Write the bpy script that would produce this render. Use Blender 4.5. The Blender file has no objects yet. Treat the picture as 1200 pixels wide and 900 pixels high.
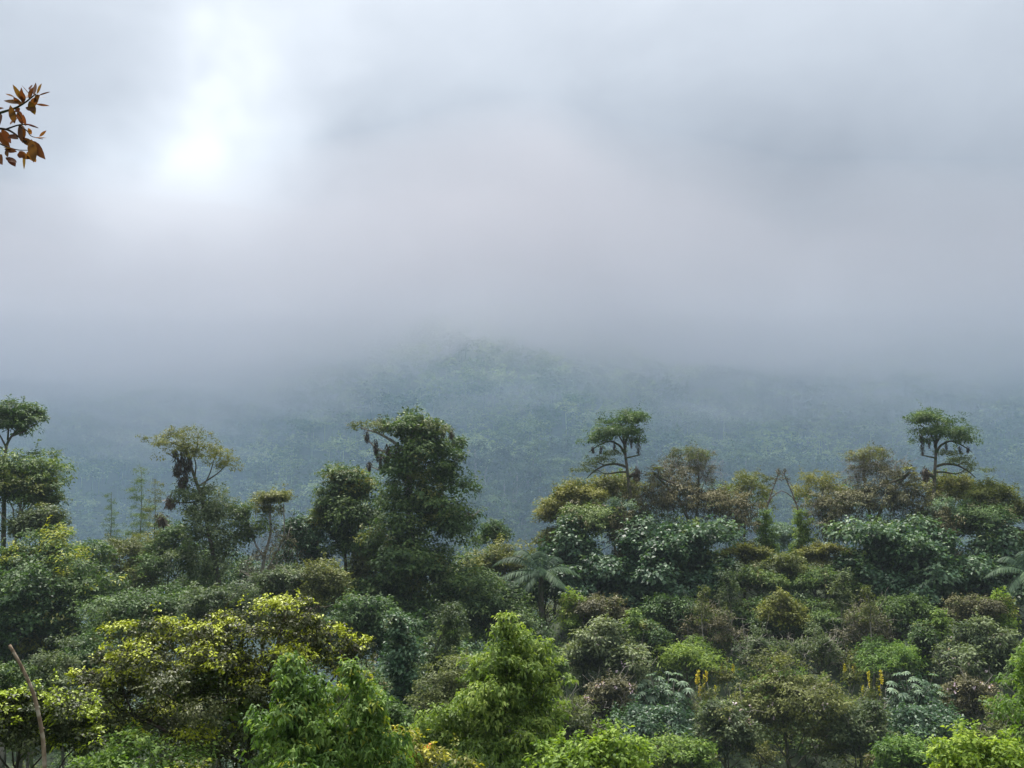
import bpy, math
import numpy as np
from mathutils import Vector

# ---------------------------------------------------------------- camera, world, sun, exposure
SC = bpy.context.scene
COL = SC.collection
RAD = math.radians
F = 1200 * 35 / 36.0                       # focal length in photograph pixels (1200 x 900)
PITCH = math.atan(150 / F)                 # horizon 150 px below the centre
CP, SP = math.cos(PITCH), math.sin(PITCH)

cam_d = bpy.data.cameras.new("camera"); cam_d.lens = 35; cam_d.sensor_width = 36
cam_d.clip_start = 0.1; cam_d.clip_end = 6000
cam = bpy.data.objects.new("camera", cam_d); COL.objects.link(cam)
cam.location = (0, 0, 0); cam.rotation_euler = (RAD(90) + PITCH, 0, 0)
SC.camera = cam

SUN_EL, SUN_AZ = RAD(60.0), RAD(-17.5)     # azimuth from +Y towards +X
sun_dir = Vector((math.sin(SUN_AZ) * math.cos(SUN_EL), math.cos(SUN_AZ) * math.cos(SUN_EL), math.sin(SUN_EL)))
sl = bpy.data.lights.new("sun", 'SUN'); sl.energy = 4.3; sl.angle = RAD(10); sl.color = (1.0, 0.95, 0.87)
sun = bpy.data.objects.new("sun", sl); COL.objects.link(sun)
sun.rotation_euler = sun_dir.to_track_quat('Z', 'Y').to_euler()

W = bpy.data.worlds.new("World"); SC.world = W; W.use_nodes = True
def build_world():
    nt = W.node_tree; N = nt.nodes; L = nt.links; N.clear()
    out = N.new('ShaderNodeOutputWorld'); bg = N.new('ShaderNodeBackground'); bg.inputs['Strength'].default_value = 0.1
    L.new(bg.outputs[0], out.inputs[0])
    sky = N.new('ShaderNodeTexSky'); sky.sky_type = 'NISHITA'; sky.sun_disc = False
    sky.sun_elevation = SUN_EL; sky.sun_rotation = SUN_AZ
    tc = N.new('ShaderNodeTexCoord'); D = tc.outputs['Generated']
    def math_(op, a, b=None, c=None, clamp=False):
        n = N.new('ShaderNodeMath'); n.operation = op; n.use_clamp = clamp
        for i, v in enumerate((a, b, c)):
            if v is None: continue
            if isinstance(v, (int, float)): n.inputs[i].default_value = v
            else: L.new(v, n.inputs[i])
        return n.outputs[0]
    def noise(scale, detail, rough=.5, dist=0., squash=(1, 1, 1), off=(0, 0, 0)):
        mp = N.new('ShaderNodeMapping'); L.new(D, mp.inputs[0]); mp.inputs['Scale'].default_value = squash; mp.inputs['Location'].default_value = off
        n = N.new('ShaderNodeTexNoise'); L.new(mp.outputs[0], n.inputs['Vector'])
        n.inputs['Scale'].default_value = scale; n.inputs['Detail'].default_value = detail
        n.inputs['Roughness'].default_value = rough; n.inputs['Distortion'].default_value = dist
        return n.outputs['Fac']
    def lobe(px, py, width, power=1.0):            # thin place / thick place in the cloud, by direction
        v = Vector(((px - 600) / F, CP - (450 - py) / F * SP, SP + (450 - py) / F * CP)).normalized()
        dn = N.new('ShaderNodeVectorMath'); dn.operation = 'DOT_PRODUCT'; dn.inputs[1].default_value = v
        nv = N.new('ShaderNodeVectorMath'); nv.operation = 'NORMALIZE'
        add = N.new('ShaderNodeVectorMath'); add.operation = 'MULTIPLY_ADD'
        L.new(D, nv.inputs[0]); L.new(wob, add.inputs[0]); add.inputs[1].default_value = (.34, .34, .34); L.new(nv.outputs[0], add.inputs[2])
        nv2 = N.new('ShaderNodeVectorMath'); nv2.operation = 'NORMALIZE'; L.new(add.outputs[0], nv2.inputs[0])
        L.new(nv2.outputs[0], dn.inputs[0])
        ang = math_('ARCCOSINE', math_('MINIMUM', dn.outputs['Value'], 1.0))
        q = math_('DIVIDE', ang, RAD(width))
        return math_('EXPONENT', math_('MULTIPLY', math_('MULTIPLY', q, q), -1.0))
    wn = N.new('ShaderNodeTexNoise'); wn.inputs['Scale'].default_value = 4.0; wn.inputs['Detail'].default_value = 4
    L.new(D, wn.inputs['Vector'])
    ws = N.new('ShaderNodeVectorMath'); ws.operation = 'SUBTRACT'; L.new(wn.outputs['Color'], ws.inputs[0]); ws.inputs[1].default_value = (.5, .5, .5)
    wob = ws.outputs[0]
    sep = N.new('ShaderNodeSeparateXYZ'); L.new(D, sep.inputs[0])
    elev = math_('MAXIMUM', sep.outputs['Z'], 0.0)
    n1 = noise(3.2, 6, .6, .6, (1, 1, 1.5), (5.7, 2.4, .3))
    n2 = noise(9.0, 5, .55, .6, (1, 1, 1.7))
    base = math_('MULTIPLY_ADD', math_('MULTIPLY', elev, elev), SKY_ZEN, math_('MULTIPLY_ADD', elev, SKY_GRAD, SKY_BASE))            # overcast sky, its unseen zenith made extra bright to light the foliage
    var = math_('ADD', math_('MULTIPLY', math_('SUBTRACT', n1, .5), SKY_VAR), math_('MULTIPLY', math_('SUBTRACT', n2, .5), SKY_VAR * .45))
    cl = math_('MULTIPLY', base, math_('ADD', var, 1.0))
    for px, py, wd, k in SKY_LOBES:
        cl = math_('MULTIPLY_ADD', lobe(px, py, wd), k, cl)
    cl = math_('MAXIMUM', cl, .4)
    comb = N.new('ShaderNodeMix'); comb.data_type = 'RGBA'; comb.blend_type = 'MULTIPLY'; comb.inputs[0].default_value = 1.0
    ramp = N.new('ShaderNodeMapRange'); L.new(cl, ramp.inputs[0]); ramp.inputs[1].default_value = 1.0; ramp.inputs[2].default_value = 6.0
    tint = N.new('ShaderNodeMix'); tint.data_type = 'RGBA'; L.new(ramp.outputs[0], tint.inputs[0])
    tint.inputs[6].default_value = (*SKY_TINT_DARK, 1); tint.inputs[7].default_value = (*SKY_TINT_LIGHT, 1)
    vc = N.new('ShaderNodeCombineXYZ')
    for i in range(3): L.new(cl, vc.inputs[i])
    L.new(tint.outputs[2], comb.inputs[6]); L.new(vc.outputs[0], comb.inputs[7])
    mix = N.new('ShaderNodeMix'); mix.data_type = 'RGBA'; mix.inputs[0].default_value = .93
    L.new(sky.outputs[0], mix.inputs[6]); L.new(comb.outputs[2], mix.inputs[7])
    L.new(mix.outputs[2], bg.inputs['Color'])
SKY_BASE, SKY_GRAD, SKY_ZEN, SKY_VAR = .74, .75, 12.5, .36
SKY_TINT_DARK, SKY_TINT_LIGHT = (.86, .96, 1.12), (.95, 1.0, 1.05)
# thin bright places and thick dull places of the cloud deck: direction, half-width in degrees, strength
SKY_LOBES = [(242, 108, 2.2, 1.0), (220, 140, 6.0, 1.1), (345, 185, 5, 1.3), (165, 235, 5, 1.5), (260, 250, 5, 1.0), (905, 345, 8, -1.1), (917, 345, 2.8, 3.5), (560, 250, 7, -.4), (480, 60, 9, .35)]
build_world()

SC.view_settings.view_transform = 'Standard'; SC.view_settings.look = 'None'
SC.view_settings.exposure = 1.0; SC.view_settings.gamma = 1.0; SC.view_settings.use_curve_mapping = False
SC.render.engine = 'CYCLES'
cy = SC.cycles
cy.max_bounces = 10; cy.diffuse_bounces = 3; cy.glossy_bounces = 2; cy.transmission_bounces = 3; cy.volume_bounces = 6
cy.transparent_max_bounces = 4; cy.caustics_reflective = False; cy.caustics_refractive = False
cy.use_denoising = True; cy.denoiser = 'OPENIMAGEDENOISE'; cy.denoising_input_passes = 'RGB_ALBEDO_NORMAL'
cy.use_adaptive_sampling = True; cy.adaptive_threshold = 0.01
cy.sample_clamp_indirect = 6.0

# ---------------------------------------------------------------- helpers
rng = np.random.default_rng(7)

def pix(px, py, Y):
    """world point seen at photograph pixel (px, py), Y metres ahead"""
    u, v = (px - 600) / F, (450 - py) / F
    s = Y / (CP - v * SP)
    return np.array([u * s, Y, (SP + v * CP) * s])

def tag(o, label=None, cat=None, group=None, kind=None):
    if label: o['label'] = label
    if cat: o['category'] = cat
    if group: o['group'] = group
    if kind: o['kind'] = kind
    return o

def empty(name, loc, label, cat, group=None):
    o = bpy.data.objects.new(name, None); COL.objects.link(o); o.location = loc; o.empty_display_size = .5
    return tag(o, label, cat, group)

def make_mesh(name, V, Q, mat, tone=None, smooth=False):
    V = np.ascontiguousarray(V, dtype=np.float32); Q = np.ascontiguousarray(Q, dtype=np.int32)
    me = bpy.data.meshes.new(name)
    me.vertices.add(len(V)); me.vertices.foreach_set('co', V.ravel())
    k = Q.shape[1]
    me.loops.add(Q.size); me.loops.foreach_set('vertex_index', Q.ravel())
    me.polygons.add(len(Q)); me.polygons.foreach_set('loop_start', np.arange(0, Q.size, k, dtype=np.int32))
    if smooth: me.polygons.foreach_set('use_smooth', np.ones(len(Q), dtype=bool))
    if tone is not None:
        a = me.attributes.new('tone', 'FLOAT_COLOR', 'POINT')
        a.data.foreach_set('color', np.ascontiguousarray(tone, dtype=np.float32).ravel())
    me.update(calc_edges=True)
    if mat: me.materials.append(mat)
    return me

def link(name, me, parent=None, loc=None):
    o = bpy.data.objects.new(name, me); COL.objects.link(o)
    if parent: o.parent = parent
    if loc is not None: o.location = loc
    return o

class Geo:
    """collects quads"""
    def __init__(s): s.V = []; s.Q = []; s.T = []; s.n = 0
    def add(s, V, Q, T=None):
        s.V.append(V); s.Q.append(np.asarray(Q) + s.n); s.n += len(V)
        s.T.append(T if T is not None else np.tile([.5, 0, .5, 1.], (len(V), 1)))
    def mesh(s, name, mat, smooth=False):
        return make_mesh(name, np.concatenate(s.V), np.concatenate(s.Q), mat, np.concatenate(s.T), smooth)
    def ok(s): return s.n > 0

def unit(a): return a / np.maximum(np.linalg.norm(a, axis=-1, keepdims=True), 1e-9)
def rdir(n): return unit(rng.normal(size=(n, 3)))

def tube(path, radii, sides=6):
    path = np.asarray(path, float); radii = np.asarray(radii, float); k = len(path)
    tang = unit(np.gradient(path, axis=0))
    ref = np.array([0.37, .93, .05]); a = unit(np.cross(tang, ref)); b = np.cross(tang, a)
    ang = np.linspace(0, 2 * np.pi, sides, endpoint=False)
    V = path[:, None] + radii[:, None, None] * (np.cos(ang)[None, :, None] * a[:, None] + np.sin(ang)[None, :, None] * b[:, None])
    V = V.reshape(-1, 3); Q = []
    for i in range(k - 1):
        for j in range(sides):
            j2 = (j + 1) % sides
            Q.append((i * sides + j, i * sides + j2, (i + 1) * sides + j2, (i + 1) * sides + j))
    # close both ends with a pinched quad fan
    for base, flip in ((0, 1), ((k - 1) * sides, 0)):
        for j in range(1, sides - 1, 2):
            q = (base, base + j, base + j + 1, base + (j + 2) % sides)
            if len(set(q)) == 4: Q.append(q[::-1] if flip else q)
    return V, np.array(Q)

def curve(a, b, k=6, bow=(0, 0, 0), wig=.04):
    a = np.asarray(a, float); b = np.asarray(b, float); t = np.linspace(0, 1, k)[:, None]
    Ln = np.linalg.norm(b - a)
    p = a + (b - a) * t + np.asarray(bow) * (4 * t * (1 - t))
    w = rng.normal(size=(k, 3)) * wig * Ln; w[0] = 0; w[-1] = 0
    return p + w

def limb(g, a, b, r0, r1, k=6, bow=(0, 0, 0), wig=.04, sides=6):
    p = curve(a, b, k, bow, wig); V, Q = tube(p, np.linspace(r0, r1, k), sides); g.add(V, Q); return p

def leaves(P, D, Nn, L, aspect=2.3, droop=.15, fold=.12, tone=None):
    n = len(P); L = np.broadcast_to(np.asarray(L, float), (n,))[:, None]
    Nn = unit(Nn); D = unit(D - (D * Nn).sum(1, keepdims=True) * Nn)
    S = np.cross(D, Nn); w = L / aspect / 2
    A = P; M = P + D * L * .45 + Nn * fold * L * .5
    B = M + S * w; C = P + D * L + np.array([0, 0, -1.]) * droop * L; E = M - S * w
    V = np.stack([A, B, C, E], 1).reshape(-1, 3)
    Q = np.arange(4 * n).reshape(n, 4)
    T = np.ones((n, 4, 4)); T[:, :, :3] = tone[:, None, :3]
    return V, Q, T.reshape(-1, 4)

def crown(g, lobes, n, leaf, aspect=2.3, up=.7, droop=.15, fresh=0., fill=.25, sub=.34, nsub=14, ros=11, flat=.75, under=-.35, spread=1.0, fold=.12, hang=0., shoots=5):
    """leafy crown: lobes -> leaf clumps -> twig rosettes -> leaves; returns clump centres"""
    lobes = np.asarray(lobes, float)
    w = (lobes[:, 3] * lobes[:, 5] + lobes[:, 4] * lobes[:, 5] + lobes[:, 3] * lobes[:, 4]); w = w / w.sum()
    centres = []
    for lb, wi in zip(lobes, w):
        c, r = lb[:3], lb[3:6]; m = int(n * wi)
        if m < 8: continue
        ns = max(6, int(nsub * rng.uniform(.8, 1.2)))
        d = rdir(ns * 4); d = d[d[:, 2] > under - rng.random(len(d)) * .3][:ns]; ns = len(d)
        rr = r.mean()
        sc = c + d * r * rng.uniform(.4, 1.14, (ns, 1)); sr = sub * rr * np.exp(rng.normal(size=ns) * .38 - .05)
        # keep clumps as flat as their lobe
        sflat = flat * min(1.0, (r[2] / rr) ** .5)
        centres.append(np.concatenate([sc, sr[:, None]], 1))
        nf = int(m * fill); nt = max(1, int((m - nf) / ros))
        pk = rng.choice(ns, nt, p=sr ** 2 / (sr ** 2).sum())
        td = unit(rdir(nt) + d[pk] * .45 + np.array([0, 0, .5]))
        lump = rng.uniform(.88, 1.16, nt) + .30 * np.sin(td[:, 0] * 5 + pk) * np.sin(td[:, 1] * 5 + pk * 2.3)
        tp = sc[pk] + td * (sr[pk] * lump * (1 - .45 * rng.random(nt) ** 2.2))[:, None] * np.array([1, 1, sflat]) * spread
        crnd = rng.random(ns)[pk]
        fr = (rng.random(nt) < fresh * np.clip(td[:, 2] * 1.6 + .25, 0, 1) * np.clip(d[pk, 2] * 1.2 + .45, 0, 1) * (.35 + 1.3 * (crnd > .4)))
        idx = np.repeat(np.arange(nt), ros); q = len(idx)
        out = td[idx]
        nn = unit(out * .55 + np.array([0, 0, up]) + rng.normal(size=(q, 3)) * .42)
        dd = unit(out * .5 + rng.normal(size=(q, 3)) * .75 + np.array([0, 0, -hang]))
        pp = tp[idx] + rng.normal(size=(q, 3)) * leaf * (.07 * ros) * np.array([1, 1, .55])
        tn = np.stack([rng.random(q), fr[idx] * rng.uniform(.55, 1, q), crnd[idx]], 1)
        g.add(*leaves(pp, dd, nn, leaf * rng.uniform(.6, 1.25, q), aspect, droop, fold, tn))
        up_i = np.where(d[:, 2] > -.1)[0]
        if len(up_i) and shoots:
            for i in rng.choice(up_i, min(len(up_i), shoots), replace=False):
                ax = unit((d[i] * .8 + np.array([0, 0, .55]) + rng.normal(size=3) * .45)[None])[0]; ln = sr[i] + rr * rng.uniform(.12, .42); ks = 16
                tt = rng.uniform(.55, 1, ks)[:, None]; pp = sc[i] + ax * ln * tt + rng.normal(size=(ks, 3)) * leaf * .35
                dd = unit(ax * .8 + rng.normal(size=(ks, 3)) * .8); nn = unit(rng.normal(size=(ks, 3)) * .5 + np.array([0, 0, .8]))
                g.add(*leaves(pp, dd, nn, leaf * rng.uniform(.7, 1.1, ks), aspect, droop, fold, np.stack([rng.random(ks), np.full(ks, float(rng.random() < fresh)), np.full(ks, crnd[0] if len(crnd) else .5)], 1)))
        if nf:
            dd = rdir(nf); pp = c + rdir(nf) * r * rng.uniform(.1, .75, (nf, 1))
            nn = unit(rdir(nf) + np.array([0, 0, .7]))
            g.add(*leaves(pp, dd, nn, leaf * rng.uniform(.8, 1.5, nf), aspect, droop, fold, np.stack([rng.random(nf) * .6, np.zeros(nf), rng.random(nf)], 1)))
    return np.concatenate(centres) if centres else np.zeros((0, 4))

# ---------------------------------------------------------------- materials
def new_mat(name):
    m = bpy.data.materials.new(name); m.use_nodes = True
    nt = m.node_tree; nt.nodes.clear()
    return m, nt, nt.nodes, nt.links

def foliage(name, dark, mid, light, fresh=(.36, .36, .03), rough=.6, spec=.22, trans=.30, var=(.3, .86)):
    m, nt, N, L = new_mat(name)
    out = N.new('ShaderNodeOutputMaterial')
    at = N.new('ShaderNodeAttribute'); at.attribute_name = 'tone'
    sp = N.new('ShaderNodeSeparateColor'); L.new(at.outputs['Color'], sp.inputs[0])
    oi = N.new('ShaderNodeObjectInfo')
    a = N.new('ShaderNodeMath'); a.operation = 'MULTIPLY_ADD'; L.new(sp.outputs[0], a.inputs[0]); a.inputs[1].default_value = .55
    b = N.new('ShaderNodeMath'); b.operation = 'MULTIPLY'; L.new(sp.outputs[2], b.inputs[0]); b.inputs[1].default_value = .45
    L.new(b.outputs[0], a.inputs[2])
    r = N.new('ShaderNodeValToRGB'); L.new(a.outputs[0], r.inputs[0])
    e = r.color_ramp.elements; e[0].position = .12; e[0].color = (*dark, 1); e[1].position = .9; e[1].color = (*light, 1)
    k = e.new(.5); k.color = (*mid, 1)
    mx = N.new('ShaderNodeMix'); mx.data_type = 'RGBA'; L.new(sp.outputs[1], mx.inputs[0]); L.new(r.outputs[0], mx.inputs[6]); mx.inputs[7].default_value = (*fresh, 1)
    hs = N.new('ShaderNodeHueSaturation'); L.new(mx.outputs[2], hs.inputs['Color'])
    v = N.new('ShaderNodeMath'); v.operation = 'MULTIPLY_ADD'; L.new(oi.outputs['Random'], v.inputs[0]); v.inputs[1].default_value, v.inputs[2].default_value = var
    L.new(v.outputs[0], hs.inputs['Value'])
    h = N.new('ShaderNodeMath'); h.operation = 'MULTIPLY_ADD'; L.new(oi.outputs['Random'], h.inputs[0]); h.inputs[1].default_value = -.03; h.inputs[2].default_value = .515
    L.new(h.outputs[0], hs.inputs['Hue'])
    p = N.new('ShaderNodeBsdfPrincipled'); L.new(hs.outputs[0], p.inputs['Base Color']); p.inputs['Roughness'].default_value = rough
    p.inputs['Specular IOR Level'].default_value = spec
    t = N.new('ShaderNodeBsdfTranslucent')
    tm = N.new('ShaderNodeMix'); tm.data_type = 'RGBA'; tm.blend_type = 'MULTIPLY'; tm.inputs[0].default_value = 1; L.new(hs.outputs[0], tm.inputs[6]); tm.inputs[7].default_value = (1.25, 1.3, .6, 1)
    L.new(tm.outputs[2], t.inputs[0])
    ms = N.new('ShaderNodeMixShader'); ms.inputs[0].default_value = trans; L.new(p.outputs[0], ms.inputs[1]); L.new(t.outputs[0], ms.inputs[2])
    L.new(ms.outputs[0], out.inputs[0])
    return m

def bark(name, c1, c2, moss=(.05, .07, .025), amt=.5, scale=2.5):
    m, nt, N, L = new_mat(name)
    out = N.new('ShaderNodeOutputMaterial'); p = N.new('ShaderNodeBsdfPrincipled'); L.new(p.outputs[0], out.inputs[0])
    tc = N.new('ShaderNodeTexCoord')
    mp = N.new('ShaderNodeMapping'); mp.inputs['Scale'].default_value = (1, 1, .25); L.new(tc.outputs['Object'], mp.inputs[0])
    n = N.new('ShaderNodeTexNoise'); n.inputs['Scale'].default_value = scale * 4; n.inputs['Detail'].default_value = 5; L.new(mp.outputs[0], n.inputs['Vector'])
    r = N.new('ShaderNodeValToRGB'); L.new(n.outputs['Fac'], r.inputs[0]); e = r.color_ramp.elements
    e[0].position = .35; e[0].color = (*c1, 1); e[1].position = .68; e[1].color = (*c2, 1)
    n2 = N.new('ShaderNodeTexNoise'); n2.inputs['Scale'].default_value = scale; n2.inputs['Detail'].default_value = 4; L.new(tc.outputs['Object'], n2.inputs['Vector'])
    r2 = N.new('ShaderNodeValToRGB'); L.new(n2.outputs['Fac'], r2.inputs[0]); e = r2.color_ramp.elements
    e[0].position = .62 - amt * .3; e[0].color = (0, 0, 0, 1); e[1].position = .72 - amt * .3; e[1].color = (1, 1, 1, 1)
    mx = N.new('ShaderNodeMix'); mx.data_type = 'RGBA'; L.new(r2.outputs[0], mx.inputs[0]); L.new(r.outputs[0], mx.inputs[6]); mx.inputs[7].default_value = (*moss, 1)
    L.new(mx.outputs[2], p.inputs['Base Color']); p.inputs['Roughness'].default_value = .9; p.inputs['Specular IOR Level'].default_value = .2
    bp = N.new('ShaderNodeBump'); bp.inputs['Strength'].default_value = .6; bp.inputs['Distance'].default_value = .03; L.new(n.outputs['Fac'], bp.inputs['Height']); L.new(bp.outputs[0], p.inputs['Normal'])
    return m

FOL = {
    'deep':  foliage('leaf_deep_green', (.018, .042, .014), (.048, .096, .028), (.130, .190, .062)),
    'teal':  foliage('leaf_blue_green', (.014, .042, .020), (.042, .096, .044), (.130, .205, .105), spec=.3, rough=.5),
    'mid':   foliage('leaf_mid_green', (.030, .060, .016), (.068, .122, .030), (.160, .220, .065)),
    'olive': foliage('leaf_olive', (.045, .058, .016), (.095, .115, .028), (.190, .210, .060)),
    'lime':  foliage('leaf_lime', (.070, .130, .018), (.150, .240, .028), (.280, .370, .050), trans=.35),
    'fresh': foliage('leaf_bright_green', (.045, .090, .018), (.105, .180, .032), (.230, .310, .070), trans=.35),
    'brown': foliage('leaf_brown', (.042, .042, .016), (.088, .083, .032), (.190, .180, .080), trans=.15),
    'grey':  foliage('leaf_grey_green', (.034, .056, .024), (.078, .112, .045), (.185, .225, .105)),
    'gold':  foliage('leaf_yellow_green', (.055, .068, .016), (.125, .138, .024), (.220, .225, .045)),
    'pale':  foliage('leaf_pale_green', (.060, .110, .070), (.120, .185, .120), (.220, .290, .195)),
    'far':   foliage('leaf_far_forest', (.012, .030, .012), (.065, .115, .045), (.240, .300, .140), var=(1.0, .5)),
    'shrub': foliage('leaf_leathery', (.022, .032, .010), (.050, .062, .018), (.105, .120, .042), fresh=(.34, .40, .018), spec=.18, rough=.5, trans=.15),
    'palm':  foliage('leaf_palm', (.022, .048, .024), (.042, .080, .042), (.090, .145, .070), spec=.12),
    'rust':  foliage('leaf_rust', (.070, .018, .012), (.120, .040, .016), (.200, .095, .018), trans=.4),
    'moss':  foliage('hanging_moss', (.035, .026, .018), (.060, .046, .030), (.095, .075, .048), trans=.1),
    'yellow': foliage('flower_yellow', (.28, .25, .02), (.46, .40, .03), (.62, .52, .05)),
    'pink':  foliage('flower_pink', (.50, .34, .44), (.62, .46, .56), (.80, .70, .76)),
}
BARK = bark('bark_mossy', (.055, .047, .038), (.14, .12, .095))
BARK_PALE = bark('bark_pale', (.17, .155, .13), (.36, .33, .29), amt=.1)
BARK_DARK = bark('bark_dark', (.028, .022, .018), (.075, .060, .048), amt=.35)
STICK = bark('bark_dry_stick', (.10, .068, .042), (.24, .18, .125), moss=(.30, .26, .20), amt=.4, scale=9)

def ground_mat():
    m, nt, N, L = new_mat('forest_floor')
    out = N.new('ShaderNodeOutputMaterial'); p = N.new('ShaderNodeBsdfPrincipled'); L.new(p.outputs[0], out.inputs[0])
    tc = N.new('ShaderNodeTexCoord')
    n = N.new('ShaderNodeTexNoise'); n.inputs['Scale'].default_value = .35; n.inputs['Detail'].default_value = 8; L.new(tc.outputs['Object'], n.inputs['Vector'])
    r = N.new('ShaderNodeValToRGB'); L.new(n.outputs['Fac'], r.inputs[0]); e = r.color_ramp.elements
    e[0].position = .35; e[0].color = (.022, .034, .016, 1); e[1].position = .7; e[1].color = (.05, .075, .03, 1)
    L.new(r.outputs[0], p.inputs['Base Color']); p.inputs['Roughness'].default_value = .95
    return m

def volume_mat(name, color, density, aniso=0.0):
    m, nt, N, L = new_mat(name)
    out = N.new('ShaderNodeOutputMaterial'); v = N.new('ShaderNodeVolumePrincipled')
    v.inputs['Color'].default_value = (*color, 1); v.inputs['Density'].default_value = density; v.inputs['Anisotropy'].default_value = aniso
    v.inputs['Density Attribute'].default_value = ''
    L.new(v.outputs[0], out.inputs['Volume'])
    return m

# ---------------------------------------------------------------- terrain
U0 = (917 - 600) / F                       # the right-hand hill is the same on both sides of this bearing
def smooth(a, b, x): t = np.clip((x - a) / (b - a), 0, 1); return t * t * (3 - 2 * t)
def wav(x, y, s, seed):
    r = np.random.default_rng(seed); z = 0
    for i in range(6):
        a = r.uniform(0, 2 * np.pi); f = r.uniform(.6, 1.7) / s; ph = r.uniform(0, 6.28)
        z = z + np.sin((x * np.cos(a) + y * np.sin(a)) * f * 6.28 + ph)
    return z / 6
def ground(x, y):
    x = np.asarray(x, float); y = np.asarray(y, float)
    u = x / np.maximum(y, 6.0)
    near_k = [-200, 0, 8, 30, 50, 62]
    right = np.interp(y, near_k + [75, 90, 105, 115, 130, 170, 230, 262, 300, 350, 420, 500, 600, 680, 760, 1500],
                      [-1.7, -1.7, -4.5, -13.5, -22, -24] + [-19.5, -13.5, -7.5, -5.5, -9, -28, -45, -42, -22, -3, 24, 56, 98, 128, 140, 150])
    left = np.interp(y, near_k + [90, 120, 170, 230, 262, 300, 350, 420, 500, 600, 680, 760, 1500],
                     [-1.7, -1.7, -4.5, -13.5, -22, -25] + [-25, -23, -34, -46, -42, -22, -3, 24, 56, 98, 128, 140, 150])
    wh = 1 - smooth(.215, .285, np.abs(u - U0))
    z = left + (right - left) * wh
    farl = np.interp(y, [0, 250, 300, 400, 490, 570, 660, 800, 1500], [0, -46, -42, -22, 14, 50, 84, 104, 120])
    wf = (1 - smooth(-.33, -.15, u)) * smooth(200, 270, y)
    z = z + (farl - z) * wf
    cap = np.interp(u, [-.5, -.25, -.1, 0, .08, .2, .5], [92, 92, 110, 134, 118, 96, 92])
    z = np.where(y > 300, np.minimum(z, cap - 6 + 12 * np.tanh((z - cap + 6) / 12) * (z > cap - 6)) , z)
    z = z + wav(x, y, 130, 3) * 13 * smooth(230, 400, y) + wav(x, y, 45, 4) * 3 * smooth(230, 400, y)
    return z

def build_terrain():
    ys = np.concatenate([np.linspace(-60, 150, 85)[:-1], np.linspace(150, 700, 100)[:-1], np.linspace(700, 1500, 40)])
    us = np.linspace(-1, 1, 121)
    X = []; 
    for y in ys:
        half = 80 + max(y, 0) * 1.15
        X.append(us * half)
    X = np.array(X); Y = np.repeat(ys[:, None], len(us), 1); Z = ground(X, Y)
    V = np.stack([X, Y, Z], -1).reshape(-1, 3); k = len(us); i = np.arange(len(ys) - 1)[:, None] * k + np.arange(k - 1)[None]
    i = i.ravel(); Q = np.stack([i, i + 1, i + k + 1, i + k], 1)
    o = link('terrain', make_mesh('terrain', V, Q, ground_mat(), smooth=True)); tag(o, 'forested ground falling into a valley and climbing the far mountain', kind='structure')
build_terrain()

# ---------------------------------------------------------------- air: haze round everything, mist lying on the far slope
HAZE_D, HAZE_C = .00016, (.70, .83, .96)
MIST_D, MIST_C = .013, (.535, .535, .578)
VALLEY_D, VALLEY_C = .00120, (.46, .68, .90)
def outward(o):
    import bmesh
    bm = bmesh.new(); bm.from_mesh(o.data); bmesh.ops.recalc_face_normals(bm, faces=bm.faces[:])
    if bm.calc_volume(signed=True) < 0: bmesh.ops.reverse_faces(bm, faces=bm.faces[:])
    bm.to_mesh(o.data); bm.free()
def build_haze():
    x0, x1, y0, y1, z0, z1 = -1900, 1900, -90, 1560, -62, 205
    V = np.array([(x, y, z) for z in (z0, z1) for y in (y0, y1) for x in (x0, x1)], float)
    Q = [(0, 2, 3, 1), (4, 5, 7, 6), (0, 1, 5, 4), (2, 6, 7, 3), (0, 4, 6, 2), (1, 3, 7, 5)]
    o = link('haze', make_mesh('haze', V, np.array(Q), volume_mat('haze_air', HAZE_C, HAZE_D)))
    outward(o); tag(o, 'pale blue haze filling the valley air', kind='stuff')
def mist_base(x, y):
    u = x / np.maximum(y, 50)
    b = np.interp(u, [-.7, -.5, -.3, -.15, -.04, .06, .15, .27, .4, .6], [57, 57, 55, 66, 90, 80, 64, 55, 57, 62])
    return b + (wav(x, y, 170, 11) * 16 + wav(x, y, 75, 12) * 8 + wav(x, y, 32, 13) * 3) * smooth(240, 420, y)
def build_mist(drop, dens, label):
    ys = np.linspace(330 - drop, 1480 - drop, 150) ; xs = np.linspace(-1, 1, 170)
    Y = np.repeat(ys[:, None], len(xs), 1); X = xs[None] * (260 - drop + Y * .95)
    B = mist_base(X, Y); T = np.maximum(B + 8, -drop * .6 + np.interp(X / Y, [-.6, -.25, -.08, .04, .16, .3, .6], [120, 122, 140, 144, 130, 120, 120]) + wav(X, Y, 100, 5) * 5)
    if drop: B, T = B - drop + wav(X, Y, 60, 31) * 17 + wav(X, Y, 30, 33) * 6, B + 14 + wav(X, Y, 90, 32) * 6
    k = len(xs); m = len(ys); VB = np.stack([X, Y, B], -1).reshape(-1, 3); VT = np.stack([X, Y, T], -1).reshape(-1, 3); n = len(VB)
    i = (np.arange(m - 1)[:, None] * k + np.arange(k - 1)[None]).ravel()
    Q = [np.stack([i, i + k, i + k + 1, i + 1], 1), np.stack([i, i + 1, i + k + 1, i + k], 1) + n]
    def wall(e):
        e = np.asarray(e); return np.stack([e[:-1], e[1:], e[1:] + n, e[:-1] + n], 1)
    Q += [wall(np.arange(k)), wall(np.arange(k)[::-1] + (m - 1) * k), wall(np.arange(m)[::-1] * k), wall(np.arange(m) * k + k - 1)]
    o = link('mist', make_mesh('mist', np.concatenate([VB, VT]), np.concatenate(Q), volume_mat('mist_cloud', MIST_C, dens, .8), smooth=True))
    outward(o); tag(o, label, kind='stuff')
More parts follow.
